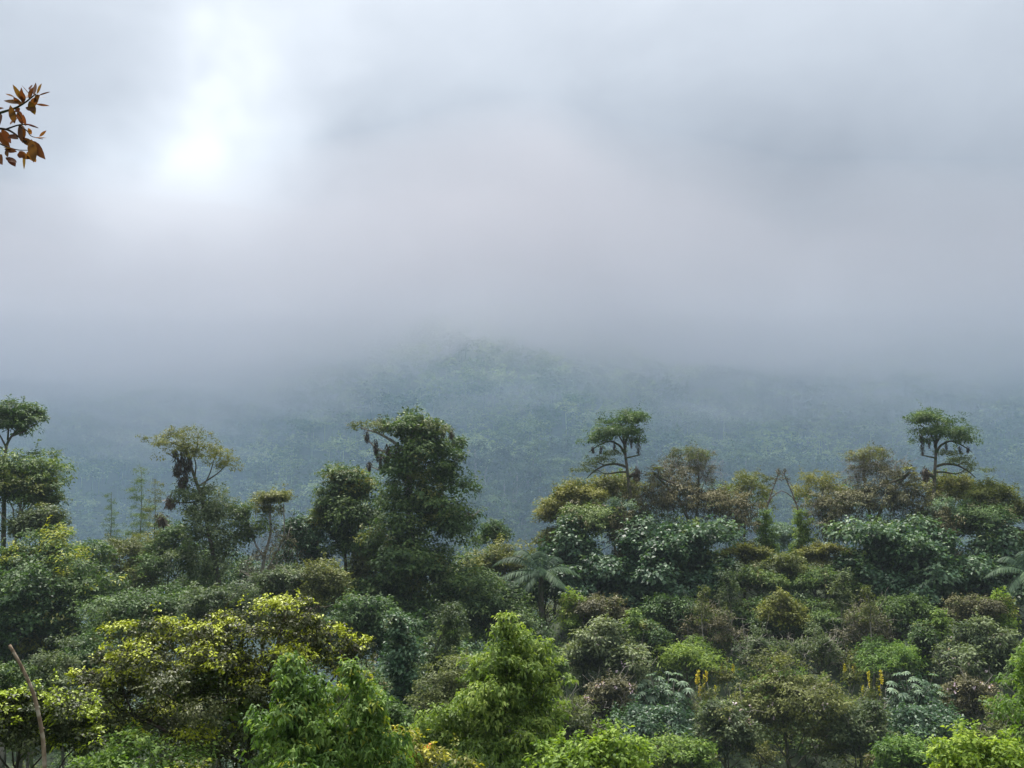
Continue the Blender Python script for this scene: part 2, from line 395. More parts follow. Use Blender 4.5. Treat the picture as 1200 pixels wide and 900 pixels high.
def build_valley_mist():
    # thinner bluish air hanging in the valley; a bank with a level top
    f = np.array([(165, -58), (165, 62), (1500, 62), (1500, -58)], float)
    xs = np.linspace(-1, 1, 2) * 1780
    V = np.array([(x, y, z) for x in xs for y, z in f]); k = len(f)
    me = bpy.data.meshes.new('valley_mist'); me.from_pydata(V.tolist(), [], [(j, (j + 1) % k, k + (j + 1) % k, k + j) for j in range(k)] + [tuple(range(k))[::-1], tuple(range(k, 2 * k))]); me.update()
    me.materials.append(volume_mat('valley_air', VALLEY_C, VALLEY_D))
    o = link('valley_mist', me)
    outward(o); tag(o, 'thin bluish mist hanging in the valley before the mountain', kind='stuff')
def build_wisps():
    # torn shreds of mist in front of the far slope
    for (px, py, Y, a, h) in [(330, 470, 400, 46, 8), (470, 440, 440, 42, 9), (560, 478, 390, 30, 6), (655, 452, 430, 46, 8), (760, 486, 400, 40, 6), (905, 470, 420, 50, 9), (1060, 480, 390, 44, 8), (1165, 455, 430, 44, 9), (130, 476, 430, 60, 8), (235, 520, 360, 34, 6)]:
        c = pix(px, py, Y); nu, nv = 40, 20; V = []
        sd = int(px)
        for i in range(nv + 1):
            for j in range(nu):
                th, ph = math.pi * i / nv, 2 * math.pi * j / nu
                d = np.array([math.sin(th) * math.cos(ph), math.sin(th) * math.sin(ph), math.cos(th)])
                k = 1 + .30 * math.sin(3 * d[0] + sd) * math.sin(4 * d[1] + 2 * sd) + .22 * math.sin(7 * d[0] + 5 * d[2] + sd) + .12 * math.sin(13 * d[0] + 9 * d[1] + sd)
                V.append(c + d * k * np.array([a, 30, h]) + np.array([0, 0, .16 * a * d[0] * math.sin(sd)]))
        Q = [(i * nu + j, i * nu + (j + 1) % nu, (i + 1) * nu + (j + 1) % nu, (i + 1) * nu + j) for i in range(nv) for j in range(nu)]
        me = bpy.data.meshes.new('mist_wisp'); me.from_pydata([tuple(v) for v in V], [], Q); me.validate(); me.update()
        import bmesh
        bm = bmesh.new(); bm.from_mesh(me); bmesh.ops.remove_doubles(bm, verts=bm.verts[:], dist=.001); bm.to_mesh(me); bm.free()
        for p in me.polygons: p.use_smooth = True
        me.materials.append(WISP)
        o = link('mist_wisp', me); outward(o); tag(o, 'torn shred of pale mist drifting before the far slope', kind='stuff')
WISP = volume_mat('wisp_air', (.66, .68, .72), .0045, .6)
build_wisps()
build_haze(); build_mist(0, MIST_D, 'low grey mist lying over the upper mountain slope'); build_mist(26, .0040, 'thin torn veil of mist trailing under the thick mist'); build_valley_mist()

# ---------------------------------------------------------------- far forest on the mountain
def far_proto(kind):
    """crown and trunk geometry of one far tree, about 12 m tall, base at the origin"""
    g, t = Geo(), Geo()
    h = rng.uniform(10, 14)
    if kind == 0:   lob = [(0, 0, h * .72, 4.3, 4.3, 2.8), (1.5, -1, h * .6, 3, 3, 1.8)]
    elif kind == 1: lob = [(0, 0, h * .86, 5.0, 5.0, 1.5), (-2, 1, h * .68, 3.2, 3.2, 1.1)]
    elif kind == 2: lob = [(0, 0, h * .70, 3.1, 3.1, h * .34)]
    else:           lob = [(-1.6, 0, h * .62, 3.2, 3.2, 2.2), (1.8, .6, h * .85, 3.0, 3.0, 2.1)]
    crown(g, lob, 1500, .58, 1.5, up=2.2, nsub=13, ros=7, fill=.08, sub=.38, flat=.8, shoots=3)
    for q in range(len(g.T)): g.T[q][:, 0] = g.T[q][:, 0] * .3 + .35
    top = np.array(lob[0][:3])
    limb(t, (0, 0, -2.5), top, .42, .2, 5, sides=5, wig=.02)
    for lb in lob[1:]:
        limb(t, top * .55, np.array(lb[:3]), .14, .06, 4, sides=4)
    return g, t
def build_far():
    protos = []
    for i in range(10):
        g, t = far_proto(i % 4)
        protos.append((g.mesh('far_crown', FOL['far']), t.mesh('far_trunk', BARK_PALE), g))
    # scattered spots on the slope, near ones first
    spots = []
    y = 268.0
    while y < 1050:
        step = 8.4 + (y - 268) * .010
        half = 30 + y * .60
        for x in np.arange(-half, half, step):
            xx, yy = x + rng.uniform(-.5, .5) * step, y + rng.uniform(-.5, .5) * step
            u = xx / yy
            if u < -.2 and yy < 380 and rng.random() < .6: continue
            z = float(ground(xx, yy)); py = 600 - F * (z + 10) / yy
            if py > 668 or py < 330: continue
            spots.append((xx, yy, z))
        y += step * (.8 if y < 560 else 1.05)
    spots.sort(key=lambda s: s[1])
    # nearest trees are individuals
    n = 0; rest = []
    for s in spots:
        u = s[0] / s[1]
        if n < 290 and -.53 < u < .53:
            cm, tm, _ = protos[int(rng.integers(10))]
            sc = rng.uniform(.85, 1.75)
            o = empty('forest_tree', (s[0], s[1], s[2]), 'hazy blue-green forest tree low on the far mountain slope', 'tree', 'trees on the far slope')
            o.scale = (sc, sc, sc * rng.uniform(.85, 1.2)); o.rotation_euler = (0, 0, rng.uniform(0, 6.28))
            link('crown', cm, o); link('trunk', tm, o); n += 1
        else: rest.append(s)
    V, T = [], []
    lite = []
    for i in range(12):
        g = Geo(); k = i % 4
        h = 11
        lob = [(0, 0, h * .75, 4.2, 4.2, rng.uniform(1.4, 3.4)), (rng.normal() * 2, rng.normal() * 2, h * .6, 3, 3, 1.6)]
        crown(g, lob, 300, .9, 1.4, up=2.2, nsub=9, ros=6, fill=.06, sub=.45, flat=.7, shoots=2)
        limb(g, (0, 0, -2), (0, 0, 7.5), .26, .14, 3, sides=4)
        lite.append((np.concatenate(g.V), np.concatenate(g.Q), np.concatenate(g.T)))
    G = Geo()
    for s in rest:
        v, q, t = lite[int(rng.integers(12))]
        sc = rng.uniform(.75, 1.45) * (1 + (s[1] - 400) * .0006); a = rng.uniform(0, 6.28); c, d = math.cos(a), math.sin(a)
        R = np.array([[c, -d, 0], [d, c, 0], [0, 0, 1]])
        t = t.copy(); t[:, 2] = np.clip(t[:, 2] * .2 + rng.random() * .8, 0, 1); t[:, 0] = t[:, 0] * .4 + t[0, 2] * .6
        G.add((v * sc) @ R.T + np.array(s), q, t)
    o = link('forest', G.mesh('forest', FOL['far'])); tag(o, 'blue-green mass of forest climbing the far mountain into mist', kind='stuff')
    print('far', n, len(rest))
build_far()

# ---------------------------------------------------------------- tree builder
TWIN_L, TWIN_R = ', left of the twig arch', ', right of the twig arch'
def dome(x0, y0, x1, y1, k=4, ry=.5):
    """lobes of uneven size filling a ragged dome-shaped outline given in photograph pixels"""
    cx, cy_, w, h = (x0 + x1) / 2, (y0 + y1) / 2, (x1 - x0) / 2 * 1.12, (y1 - y0) / 2
    out = [(cx + w * .2 * rng.normal(), cy_ - h * .05, w * rng.uniform(.5, .7), h * .75, .2)]
    for i in range(k + 2):
        a = (i + .5 + rng.uniform(-.4, .4)) / (k + 2) * math.pi * 1.3 - .15 * math.pi; q = rng.uniform(.45, .8); z = rng.uniform(.2, .52)
        out.append((cx + math.cos(a) * w * q, cy_ + h * .25 - math.sin(a) * h * q * 1.02, w * z, h * z * rng.uniform(.7, 1.1) * (ry / .5), rng.uniform(-1.6, .3)))
    return out
def column(x0, y0, x1, y1, k=5):
    cx, w, h = (x0 + x1) / 2, (x1 - x0) / 2, y1 - y0
    return [(cx + w * .25 * rng.normal(), y0 + h * (i + .5) / k, w * (.55 + .45 * (i + .5) / k) * rng.uniform(.75, 1), h / k * .85, rng.uniform(-.4, .2)) for i in range(k)]

class Tree:
    def __init__(s, name, label, cat, px, Y, group=None, twin=False):
        s.px, s.Y, s.twin, s.label = px, Y, twin, label
        p = pix(px, 600, Y); s.m = Y / F * 1.0
        z = float(ground(p[0], Y)); s.o = np.array([p[0], Y, z])
        s.root = empty(name, s.o, label + (TWIN_L if twin else ''), cat, group)
        s.trunk = Geo()
    def L(s, px, py, dy=0.0):                  # photograph pixel at this tree's own distance -> local metres
        return pix(px, py, s.Y + dy) - s.o
    def lobes(s, boxes):
        out = []
        for b in boxes:
            cx, cy_, rx, ry = b[:4]; dy = (b[4] if len(b) > 4 else 0) * rx * s.m
            c = s.L(cx, cy_, dy); r = rx * s.m
            out.append((*c, r, r, ry * s.m))
        return np.array(out)
    def crown(s, boxes, n, leaf, pal, part='crown', limbs=True, lr=.045, **kw):
        g = Geo(); lb = s.lobes(boxes)
        if s.Y > 40 and kw.get('fill', 1) > .11: n = int(n * 2.5); leaf *= 1.12; kw.setdefault('sub', .40); kw.setdefault('fill', .22)
        elif s.Y > 40: n = int(n * 1.6)
        cc = crown(g, lb, n, leaf, **kw)
        o = link(part, g.mesh(part, FOL[pal]), s.root)
        return lb, cc
    def stem(s, lb, r, fork=.55, sides=7, cc=None, twigs=0, from_px=None, bow=.06):
        """trunk to the top lobe, limbs to the others, twigs to some leaf clumps"""
        if len(lb) == 0: return
        top = lb[np.argmax(lb[:, 2])]
        tip = top[:3] + np.array([0, 0, top[5] * .3]); base = np.array([0, 0, -.5])
        H = tip[2]
        path = curve(base, tip, 8, (rng.normal() * bow * H * .5, 0, 0), .012)
        rad = np.linspace(r, r * .28, 8); rad[0] *= 1.35
        s.trunk.add(*tube(path, rad, sides))
        for l in lb:
            if l is top: continue
            t = np.clip((l[2] - l[5] - np.linalg.norm(l[:2]) * .45) / max(H, .1), .15, .85)
            i = t * 7; a = path[int(i)] + (path[min(int(i) + 1, 7)] - path[int(i)]) * (i % 1)
            limb(s.trunk, a, l[:3], r * (1 - t * .7) * .6, r * .14, 6, (0, 0, -.08 * np.linalg.norm(l[:3] - a)), .03, 5)
        if twigs and cc is not None and len(cc):
            k = min(len(cc), twigs)
            for c in cc[rng.choice(len(cc), k, replace=False)]:
                l = lb[np.argmin(np.linalg.norm(lb[:, :3] - c[:3], axis=1))]
                limb(s.trunk, l[:3] - np.array([0, 0, l[5] * .4]), c[:3], r * .16, r * .05, 4, (0, 0, 0), .06, 4)
    def tangle(s, boxes, n, length, r, part, mat, down=.4):
        """many thin curving twigs, joined into one part"""
        g = Geo(); lb = s.lobes(boxes)
        for i in range(n):
            l = lb[rng.integers(len(lb))]; d = rdir(1)[0]
            a = l[:3] + d * l[3:6] * rng.uniform(.2, 1.0)
            b = a + (rdir(1)[0] + d * .3 + np.array([0, 0, -down])) * length * rng.uniform(.5, 1.2)
            limb(g, a, b, r * rng.uniform(.6, 1.3), r * .4, 5, rdir(1)[0] * length * .2, .08, 3)
        o = tag(link(part, g.mesh(part, mat), s.root), kind='stuff'); return o
    def spots(s, boxes, n, size, pal, part, aspect=1.3, ros=3, top=-.2):
        """blossoms or odd-coloured leaves spread over the outside of the crown"""
        g = Geo(); lb = s.lobes(boxes)
        for i in range(n):
            l = lb[rng.integers(len(lb))]; d = rdir(1)[0]
            while d[2] < top or d[1] > .4: d = rdir(1)[0]
            c = l[:3] + d * l[3:6] * rng.uniform(.9, 1.12)
            k = ros; pp = c + rng.normal(size=(k, 3)) * size * .5
            g.add(*leaves(pp, rdir(k), unit(rdir(k) + np.array([0, -.6, .6])), size, aspect, .1, .1, np.stack([rng.random(k), np.zeros(k), rng.random(k)], 1)))
        return link(part, g.mesh(part, FOL[pal]), s.root)
    def moss(s, lines, part='hanging_moss'):
        """ragged strands hanging from points; each line (px, py top, py bottom, width px)"""
        for (px, y0, y1, w) in lines:
            g = Geo(); a = s.L(px, y0); b = s.L(px, y1); n = 170
            t = rng.random(n); pp = a + (b - a) * t[:, None] + rng.normal(size=(n, 3)) * w * s.m * .35 * (1 - .6 * t[:, None])
            g.add(*leaves(pp, np.array([0, 0, -1.]) + rng.normal(size=(n, 3)) * .35, rdir(n), w * s.m * .8, 5.5, .1, .1, np.stack([rng.random(n), np.zeros(n), rng.random(n)], 1)))
            tag(link(part, g.mesh(part, FOL['moss']), s.root), kind='stuff')
    def path(s, pts, r0, r1, sides=7):
        P = np.array([s.L(*p) for p in pts])
        # resample smoothly
        k = len(P); t = np.linspace(0, k - 1, 3 * k); i = np.clip(t.astype(int), 0, k - 2); f = (t - i)[:, None]
        P = P[i] * (1 - f) + P[i + 1] * f; P[1:-1] = (P[:-2] + P[1:-1] * 2 + P[2:]) / 4
        s.trunk.add(*tube(P, np.linspace(r0, r1, len(P)), sides))
    def done(s, mat=None, part='trunk'):
        if s.trunk.ok(): link(part, s.trunk.mesh(part, mat or BARK, True), s.root)
        if s.twin:
            c = s.root.copy(); COL.objects.link(c); q = 1834 - s.px
            c.location = (pix(q, 600, s.Y)[0], s.Y, s.o[2]); c.scale = (-1, 1, 1); c['label'] = s.label + TWIN_R
            for ch in list(s.root.children):
                d = ch.copy(); COL.objects.link(d); d.parent = c
                for gc in ch.children:
                    e = gc.copy(); COL.objects.link(e); e.parent = d
        return s

def plain(name, label, cat, px, Y, boxes, n, leaf, pal, r=.16, mat=None, twin=False, twigs=0, group=None, tw=0, petals=0, tips=None, **kw):
    t = Tree(name, label, cat, px, Y, group, twin)
    lb, cc = t.crown(boxes, n, leaf, pal, **kw)
    t.stem(lb, r, cc=cc, twigs=twigs)
    if tw: t.tangle(boxes, tw, 1.5, .022, 'bare_twigs', BARK_PALE, -.35)
    if petals: t.spots(boxes, petals, .17, 'pink', 'blossoms', 1.2, 5, 0)['kind'] = 'stuff'
    if not tips and Y > 45 and len(boxes) > 3:
        b2 = [boxes[i] for i in rng.choice(len(boxes), 3, replace=False)]
        t.crown([(b[0] + rng.normal() * 3, b[1] + b[3] * rng.uniform(-.4, .4), b[2] * .85, b[3] * .75, -.35) for b in b2], int(n * .09), leaf * rng.uniform(.8, 1.3), ['mid', 'olive', 'grey', 'gold', 'brown', 'fresh', 'deep'][int(rng.integers(7))], part='climbing_leaves', fill=.05, sub=.32)
    if tips: t.crown([(b[0], b[1] - b[3] * .45, b[2] * .8, b[3] * .6, -.3) for b in boxes[1:]], int(n * .12), leaf, tips, part='young_leaves', fill=.05, sub=.3)
    return t.done(mat)

# ---------------------------------------------------------------- right-hand hill (each thing stands on both sides of the bearing)
def flat_topped():
    t = Tree('flat_topped_tree', 'flat-topped crest tree with bare layered limbs and hanging moss', 'tree', 739, 108, twin=True)
    t.crown([(728, 491, 31, 6), (712, 496, 10, 4), (745, 491, 18, 5), (716, 509, 30, 7), (735, 505, 24, 7), (698, 516, 17, 6), (744, 517, 12, 5)], 5200, .26, 'mid', up=.9, flat=.9, nsub=16, fill=.1, fresh=0, sub=.36)
    t.crown([(702, 541, 22, 6), (688, 551, 14, 6), (722, 533, 16, 4)], 900, .26, 'grey', part='lower_crown', up=.9, flat=.5, fill=0, sub=.3)
    t.path([(741, 660), (741, 605), (739, 585), (737, 568), (735, 550), (733, 535), (731, 515), (728, 496)], .27, .09)
    t.path([(735, 547), (722, 543), (708, 545), (696, 552), (688, 560)], .17, .05, 5)
    t.path([(736, 553), (724, 553), (710, 556), (700, 551)], .13, .04, 5)
    t.path([(733, 533), (727, 522), (715, 516), (702, 521), (690, 530)], .16, .04, 5)
    t.path([(732, 537), (742, 535), (750, 533)], .1, .06, 5)
    t.path([(732, 520), (738, 507), (748, 498)], .12, .04, 5)
    t.path([(731, 520), (722, 505), (712, 498)], .1, .04, 5)
    t.path([(708, 545), (699, 541), (690, 545)], .07, .03, 4)
    t.path([(737, 558), (745, 556), (748, 552)], .22, .12, 6)
    t.moss([(748, 508, 532, 5), (740, 512, 524, 3), (720, 516, 526, 3), (704, 522, 531, 3), (695, 524, 530, 3), (746, 549, 560, 8), (733, 516, 524, 3)])
    t.done()
def twiggy_dome():
    t = Tree('twiggy_tree', 'grey-brown crest dome of fine twigs and dry foliage', 'tree', 808, 107, twin=True)
    b = [(800, 552, 30, 22), (782, 558, 20, 17), (818, 546, 19, 18), (826, 560, 15, 18)]
    lb, cc = t.crown(b, 4200, .19, 'brown', fill=.1, sub=.3, nsub=18)
    t.crown([(820, 537, 18, 12), (798, 533, 14, 8)], 1300, .2, 'olive', part='top_foliage', fill=.1)
    t.tangle(b, 260, 1.3, .025, 'twigs', BARK_PALE, down=-.3)
    t.stem(lb, .22, cc=cc, twigs=18); t.done(BARK)
def vine_tangle():
    t = Tree('vine_covered_tree', 'dead leaning tree smothered in dry brown vines and bromeliads', 'tree', 806, 104, twin=True)
    b = [(762, 578, 20, 14), (790, 576, 22, 12), (825, 580, 22, 13), (775, 590, 26, 15), (810, 592, 28, 14), (842, 598, 26, 17), (866, 608, 22, 20), (850, 618, 24, 16), (752, 600, 20, 16), (872, 592, 20, 10)]
    t.crown(b, 6000, .19, 'brown', droop=.4, hang=.3, fill=.25, sub=.36)
    t.crown([(800, 622, 40, 20), (850, 628, 30, 16), (756, 622, 26, 20)], 2600, .24, 'mid', part='living_foliage')
    t.tangle(b, 420, 1.7, .03, 'dry_vines', BARK, down=.7)
    t.path([(812, 660), (808, 610), (795, 585), (780, 568), (764, 553)], .19, .12)
    t.path([(764, 553), (778, 562), (800, 570), (830, 580), (866, 590), (884, 592)], .14, .06)
    t.path([(790, 600), (784, 580), (782, 566)], .10, .06); t.path([(750, 582), (762, 574), (776, 566)], .09, .05)
    t.crown([(800, 571, 22, 4), (835, 581, 22, 4), (862, 589, 16, 4), (770, 556, 10, 5)], 900, .3, 'brown', part='epiphytes', up=1.2, fill=0)
    for (px, py, w) in [(769, 550, 8), (764, 555, 6), (767, 569, 7), (775, 604, 5), (750, 625, 5)]:
        g = Geo(); c = t.L(px, py, -.6); n = 26; d = unit(rdir(n) * np.array([1, 1, .5]) + np.array([0, 0, .5]))
        g.add(*leaves(np.tile(c, (n, 1)), d, unit(np.array([0, 0, 1.]) - d * .3 + rng.normal(size=(n, 3)) * .2), w * t.m * 1.3, 4.5, .25, .1, np.stack([rng.uniform(.5, 1, n), np.zeros(n), rng.uniform(.5, 1, n)], 1)))
        link('bromeliad', g.mesh('bromeliad', FOL['gold']), t.root)
    t.done(BARK)
def twig_arch():
    t = Tree('bare_twig_tree', 'bare reddish twig tree bending to form half of the twig arch', 'tree', 896, 105, twin=True)
    t.path([(897, 700), (897, 640), (897, 610), (900, 590), (906, 572), (911, 560), (912, 550)], .10, .035, 5)
    t.path([(899, 594), (903, 584), (910, 578), (916.6, 575)], .07, .035, 5)
    for a, b in [((910, 563), (904, 566)), ((911, 559), (906, 557)), ((911, 558), (916, 556)), ((911, 561), (916, 564)), ((909, 566), (903, 570)), ((912, 555), (909, 551)), ((907, 571), (902, 575)), ((911, 560), (907, 562)), ((900, 590), (893, 580)), ((912, 556), (915, 551))]:
        t.path([a, ((a[0] + b[0]) / 2 + rng.normal() * .5, (a[1] + b[1]) / 2 + rng.normal() * .5), b], .05, .02, 4)
    t.crown([(909, 561, 7, 8)], 60, .2, 'brown', fill=0, nsub=8, ros=3)
    t.root['label'] = 'left half of the bare reddish twig arch over the gap in the hill crest'
    t.done(bark('bark_reddish', (.075, .050, .038), (.15, .105, .085), amt=.35))
    for o in bpy.data.objects:
        if o.name.startswith('bare_twig_tree') and o is not t.root: o['label'] = 'right half of the bare reddish twig arch over the gap in the hill crest'

def fronds_plant(t, c, n, length, width, pal, elev=(.1, .9), arcs=None, part='frond'):
    """arching pinnate fronds, each frond one part"""
    for i in range(n):
        az, el, ln = (arcs[i] if arcs else (rng.uniform(0, 6.28), rng.uniform(*elev), length * rng.uniform(.8, 1.1)))
        d = np.array([math.cos(az) * math.cos(el), math.sin(az) * math.cos(el), math.sin(el)])
        k = 15; tt = np.linspace(0, 1, k)
        pth = c + d * ln * tt[:, None] + np.array([0, 0, -1.]) * (ln * .62 * tt[:, None] ** 2.2)
        g = Geo(); g.add(*tube(pth, np.linspace(.05, .012, k), 4))
        tan = unit(np.gradient(pth, axis=0)); side = unit(np.cross(tan, [0, 0, 1.])); 
        m = 46; ti = np.linspace(.06, 1, m); idx = ti * (k - 1); i0 = np.clip(idx.astype(int), 0, k - 2); f = (idx - i0)[:, None]
        p = pth[i0] * (1 - f) + pth[i0 + 1] * f; tg = tan[i0]; sd = side[i0]
        ll = width * np.sin(np.pi * (ti * .88 + .1)) ** .7
        for s in (-1, 1):
            dd = unit(sd * s + tg * .55 + np.array([0, 0, -.75]) + rng.normal(size=(m, 3)) * .08)
            g.add(*leaves(p, dd, unit(np.cross(dd, tg) * s + np.array([0, 0, .3])), ll, 7, .25, .05, np.stack([rng.random(m), np.zeros(m), np.full(m, rng.random())], 1)))
        link(part, g.mesh(part, FOL[pal]), t.root)
def palm():
    t = Tree('palm_tree', 'palm with long drooping grey-green fronds below the hill crest', 'palm', 634, 93, twin=True)
    t.path([(635, 740), (634, 700), (634, 672)], .30, .22, 9)
    c = t.L(634, 670)
    arcs = [(2.9, .75, 6.4), (3.3, .25, 6.0), (3.6, .05, 5.0), (2.6, 1.05, 6.0), (1.7, 1.35, 4.6), (.7, .95, 4.6), (.2, .5, 4.4), (4.6, .6, 3.6), (5.2, .3, 3.8), (3.9, -.2, 3.4), (5.9, -.1, 3.4)]
    fronds_plant(t, c, len(arcs), 4, .95, 'palm', arcs=arcs)
    t.done(BARK)
def umbrella_leaf_tree():
    t = Tree('umbrella_leaf_tree', 'small tree with pale silvery lobed leaves spread in umbrellas', 'tree', 778, 79, twin=True)
    cs = [(757, 799), (772, 794), (789, 796), (800, 800), (752, 812), (768, 808), (783, 810), (797, 814), (757, 824), (776, 822), (788, 826), (766, 832), (782, 832), (745, 822), (803, 826), (762, 790), (794, 789), (750, 803), (779, 803), (806, 808), (764, 818), (790, 818), (770, 826), (795, 832), (758, 831), (741, 815), (784, 788)]
    t.crown([(775, 826, 24, 12), (770, 812, 20, 8)], 500, .3, 'teal', part='inner_foliage')
    k = Geo()
    for px, py in cs:
        g = Geo(); c = t.L(px, py, rng.uniform(-1.6, 1.0)); n = 11
        a = np.arange(n) / n * 6.28 + rng.uniform(0, 6); d = np.stack([np.cos(a), np.sin(a), np.full(n, .12)], 1)
        tilt = rng.normal(size=3) * .18
        g.add(*leaves(np.tile(c, (n, 1)), d + tilt * .3, np.tile(np.array([0, -.25, 1.]) + tilt, (n, 1)), .50 * rng.uniform(.85, 1.15), 2.9, .28, .1, np.stack([rng.uniform(.3, 1, n), np.zeros(n), np.full(n, rng.random())], 1)))
        link('leaf', g.mesh('leaf', FOL['pale']), t.root)
        limb(t.trunk, t.L(778, 850), c, .05, .02, 5, (0, 0, -.2), .03, 4)
    t.path([(780, 900), (779, 870), (778, 845)], .09, .06)
    t.done(BARK_PALE)
def spike_plant(px, py, w, h, label, n, Y):
    t = Tree('flowering_spike_plant', label, 'plant', px, Y, twin=True)
    t.crown([(px, py + h * .35, w * .5, h * .28), (px - w * .25, py + h * .5, w * .35, h * .22)], 420, .24, 'olive', fill=.1)
    for i in range(n):
        x = px + rng.uniform(-.5, .5) * w; y = py + rng.uniform(-.45, .1) * h
        g = Geo(); a = t.L(x, y + h * .28, rng.uniform(-.5, .5)); b = a + np.array([rng.normal() * .06, 0, h * .30 * t.m * rng.uniform(.7, 1.1)])
        k = 44; tt = rng.random(k) ** .8; p = a + (b - a) * tt[:, None]
        g.add(*leaves(p, unit(rdir(k) * np.array([1, 1, .4]) + np.array([0, 0, .8])), rdir(k), .17, 1.8, 0, .1, np.stack([rng.random(k), np.zeros(k), rng.random(k)], 1)))
        link('flower_spike', g.mesh('flower_spike', FOL['gold' if rng.random() < .45 else 'yellow']), t.root)
        limb(t.trunk, t.L(px + rng.normal() * 2, py + h * 1.1), a, .03, .015, 5, (0, 0, 0), .04, 4)
    t.done(BARK_PALE)

def build_hill():
    flat_topped(); twiggy_dome(); vine_tangle(); twig_arch(); palm(); umbrella_leaf_tree()
    spike_plant(830, 808, 34, 48, 'plant with upright dull yellow flower spikes', 9, 78)
    spike_plant(852, 782, 18, 30, 'small plant with bright yellow flower spikes on bare stems', 4, 81)
    S = lambda *a, **k: plain(*a, twin=True, **k)
    S('bush_tree', 'yellow-green rounded tree at the outer shoulder of the hill', 'tree', 672, 106, dome(642, 560, 704, 616, 6), 4600, .26, 'gold', up=.9, tips='mid')
    S('bush_tree', 'yellow-green crown directly behind the flat-topped tree trunk', 'tree', 716, 112, dome(684, 552, 756, 606, 6), 4200, .26, 'gold', up=.9)
    S('bush_tree', 'dark green knotted crown under the flat-topped tree', 'tree', 694, 103, dome(652, 586, 736, 646, 5), 5200, .28, 'mid', twigs=6)
    S('lichen_shrub', 'pale lichen-grey bush of small leaves beside the flat-topped tree trunk', 'shrub', 727, 102, [(726, 594, 13, 11), (720, 601, 10, 8)], 700, .22, 'pale', r=.06, twigs=12)
    S('vine_draped_tree', 'column of drooping brown vines below the flat-topped tree', 'tree', 722, 101, column(698, 602, 752, 702, 5), 4600, .20, 'brown', droop=.4, hang=.3, twigs=10, tips='olive')
    S('climber_covered_tree', 'dark spire of broad leaves at the outer slope foot', 'tree', 672, 100, [(664, 621, 9, 14), (672, 640, 16, 18), (684, 658, 24, 20), (662, 656, 16, 16)], 2600, .38, 'teal', aspect=1.6)
    S('climber_covered_tree', 'broad blue-green mass of climbing leaves below brown vines', 'tree', 795, 99, dome(742, 604, 852, 704, 6) + [(790, 680, 52, 28)], 8200, .40, 'teal', aspect=1.7, twigs=8, tips='mid')
    S('broadleaf_tree', 'dark broad-leaved tree behind the lime shrub', 'tree', 706, 98, dome(648, 644, 752, 716, 5) + [(735, 700, 30, 24)], 6000, .38, 'teal', aspect=1.7, tips='deep')
    S('bush_tree', 'olive bush stepping down the outer edge of the hill', 'tree', 648, 104, dome(628, 612, 672, 672, 3), 2300, .25, 'olive')
    S('bush_tree', 'small olive domed tree beside the bare twig arch', 'tree', 871, 110, dome(838, 550, 904, 608, 5), 3600, .24, 'gold', fill=.1, twigs=14, sub=.3)
    S('sapling', 'slim light green sapling standing in the gap', 'tree', 898, 104, column(884, 602, 912, 662, 5), 1500, .24, 'fresh', r=.08)
    S('flat_shrub', 'flat-topped yellow-green shrub below the vine tangle', 'shrub', 868, 101, dome(844, 630, 894, 672, 4, .35), 2400, .24, 'gold', up=1.1)
    S('bush_tree', 'mid green layered bush under the slim sapling', 'tree', 882, 97, dome(846, 660, 922, 704, 4), 3200, .27, 'mid')
    S('lime_shrub', 'small lime-green leafy shrub in the dark middle slope', 'shrub', 668, 90, column(652, 700, 684, 742, 4), 1000, .27, 'lime', r=.05)
    S('bush_tree', 'brown-olive domed bush next to the lime shrub', 'tree', 704, 90, dome(674, 696, 732, 744, 4), 2800, .22, 'brown', up=.9, tips='olive')
    S('umbrella_tree', 'green umbrella-crowned tree in the middle of the slope', 'tree', 786, 92, dome(756, 694, 816, 756, 4), 3400, .28, 'mid', up=1.0)
    S('twiggy_shrub', 'brown twiggy shrub with bare pale stems', 'shrub', 830, 89, dome(798, 704, 864, 774, 4), 2100, .22, 'brown', twigs=26, fill=.1, tw=120, tips='olive')
    S('bush_tree', 'soft green rounded bush near the centre of the slope', 'tree', 876, 93, dome(842, 698, 914, 750, 4), 3400, .25, 'mid', up=.9)
    S('flowering_tree', 'tree with glossy pale green leaves and scattered pink blossoms', 'tree', 706, 84, dome(664, 728, 748, 806, 5), 5200, .30, 'grey', twigs=16, petals=36, tw=50)
    S('bush_tree', 'very dark crown beside the pink-flowered tree', 'tree', 756, 87, dome(732, 722, 780, 792, 4), 2600, .27, 'deep')
    S('bush_tree', 'feathery light green bush above the silvery umbrella leaves', 'tree', 803, 84, dome(772, 750, 838, 796, 4), 2400, .26, 'fresh', aspect=3.2)
    S('twiggy_shrub', 'pale-leaved shrub of tangled twigs above the central bush', 'shrub', 888, 84, dome(862, 738, 922, 796, 4), 2200, .25, 'grey', twigs=26, fill=.1, tw=120)
    S('broadleaf_shrub', 'blue-green shrub beneath the silvery umbrella leaves', 'shrub', 776, 73, dome(732, 830, 824, 896, 5), 4200, .30, 'teal')
    S('flowering_shrub', 'thin brown shrub dotted with pale pink blossoms', 'shrub', 714, 78, dome(692, 792, 738, 856, 4), 1500, .24, 'brown', twigs=18, petals=22, tw=60)
    S('bush_tree', 'brownish bush above the bright lime bush', 'tree', 668, 72, dome(626, 822, 708, 882, 4), 3400, .22, 'olive', tw=60, tips='brown')
    S('bush_tree', 'grey-green leafy bush beside the central bush', 'tree', 846, 72, dome(812, 816, 884, 906, 5), 4000, .25, 'grey', tw=60)
    S('leafy_shrub', 'fresh green shrub between lime bush and central bush', 'shrub', 800, 64, dome(762, 868, 838, 920, 4), 2600, .25, 'fresh')
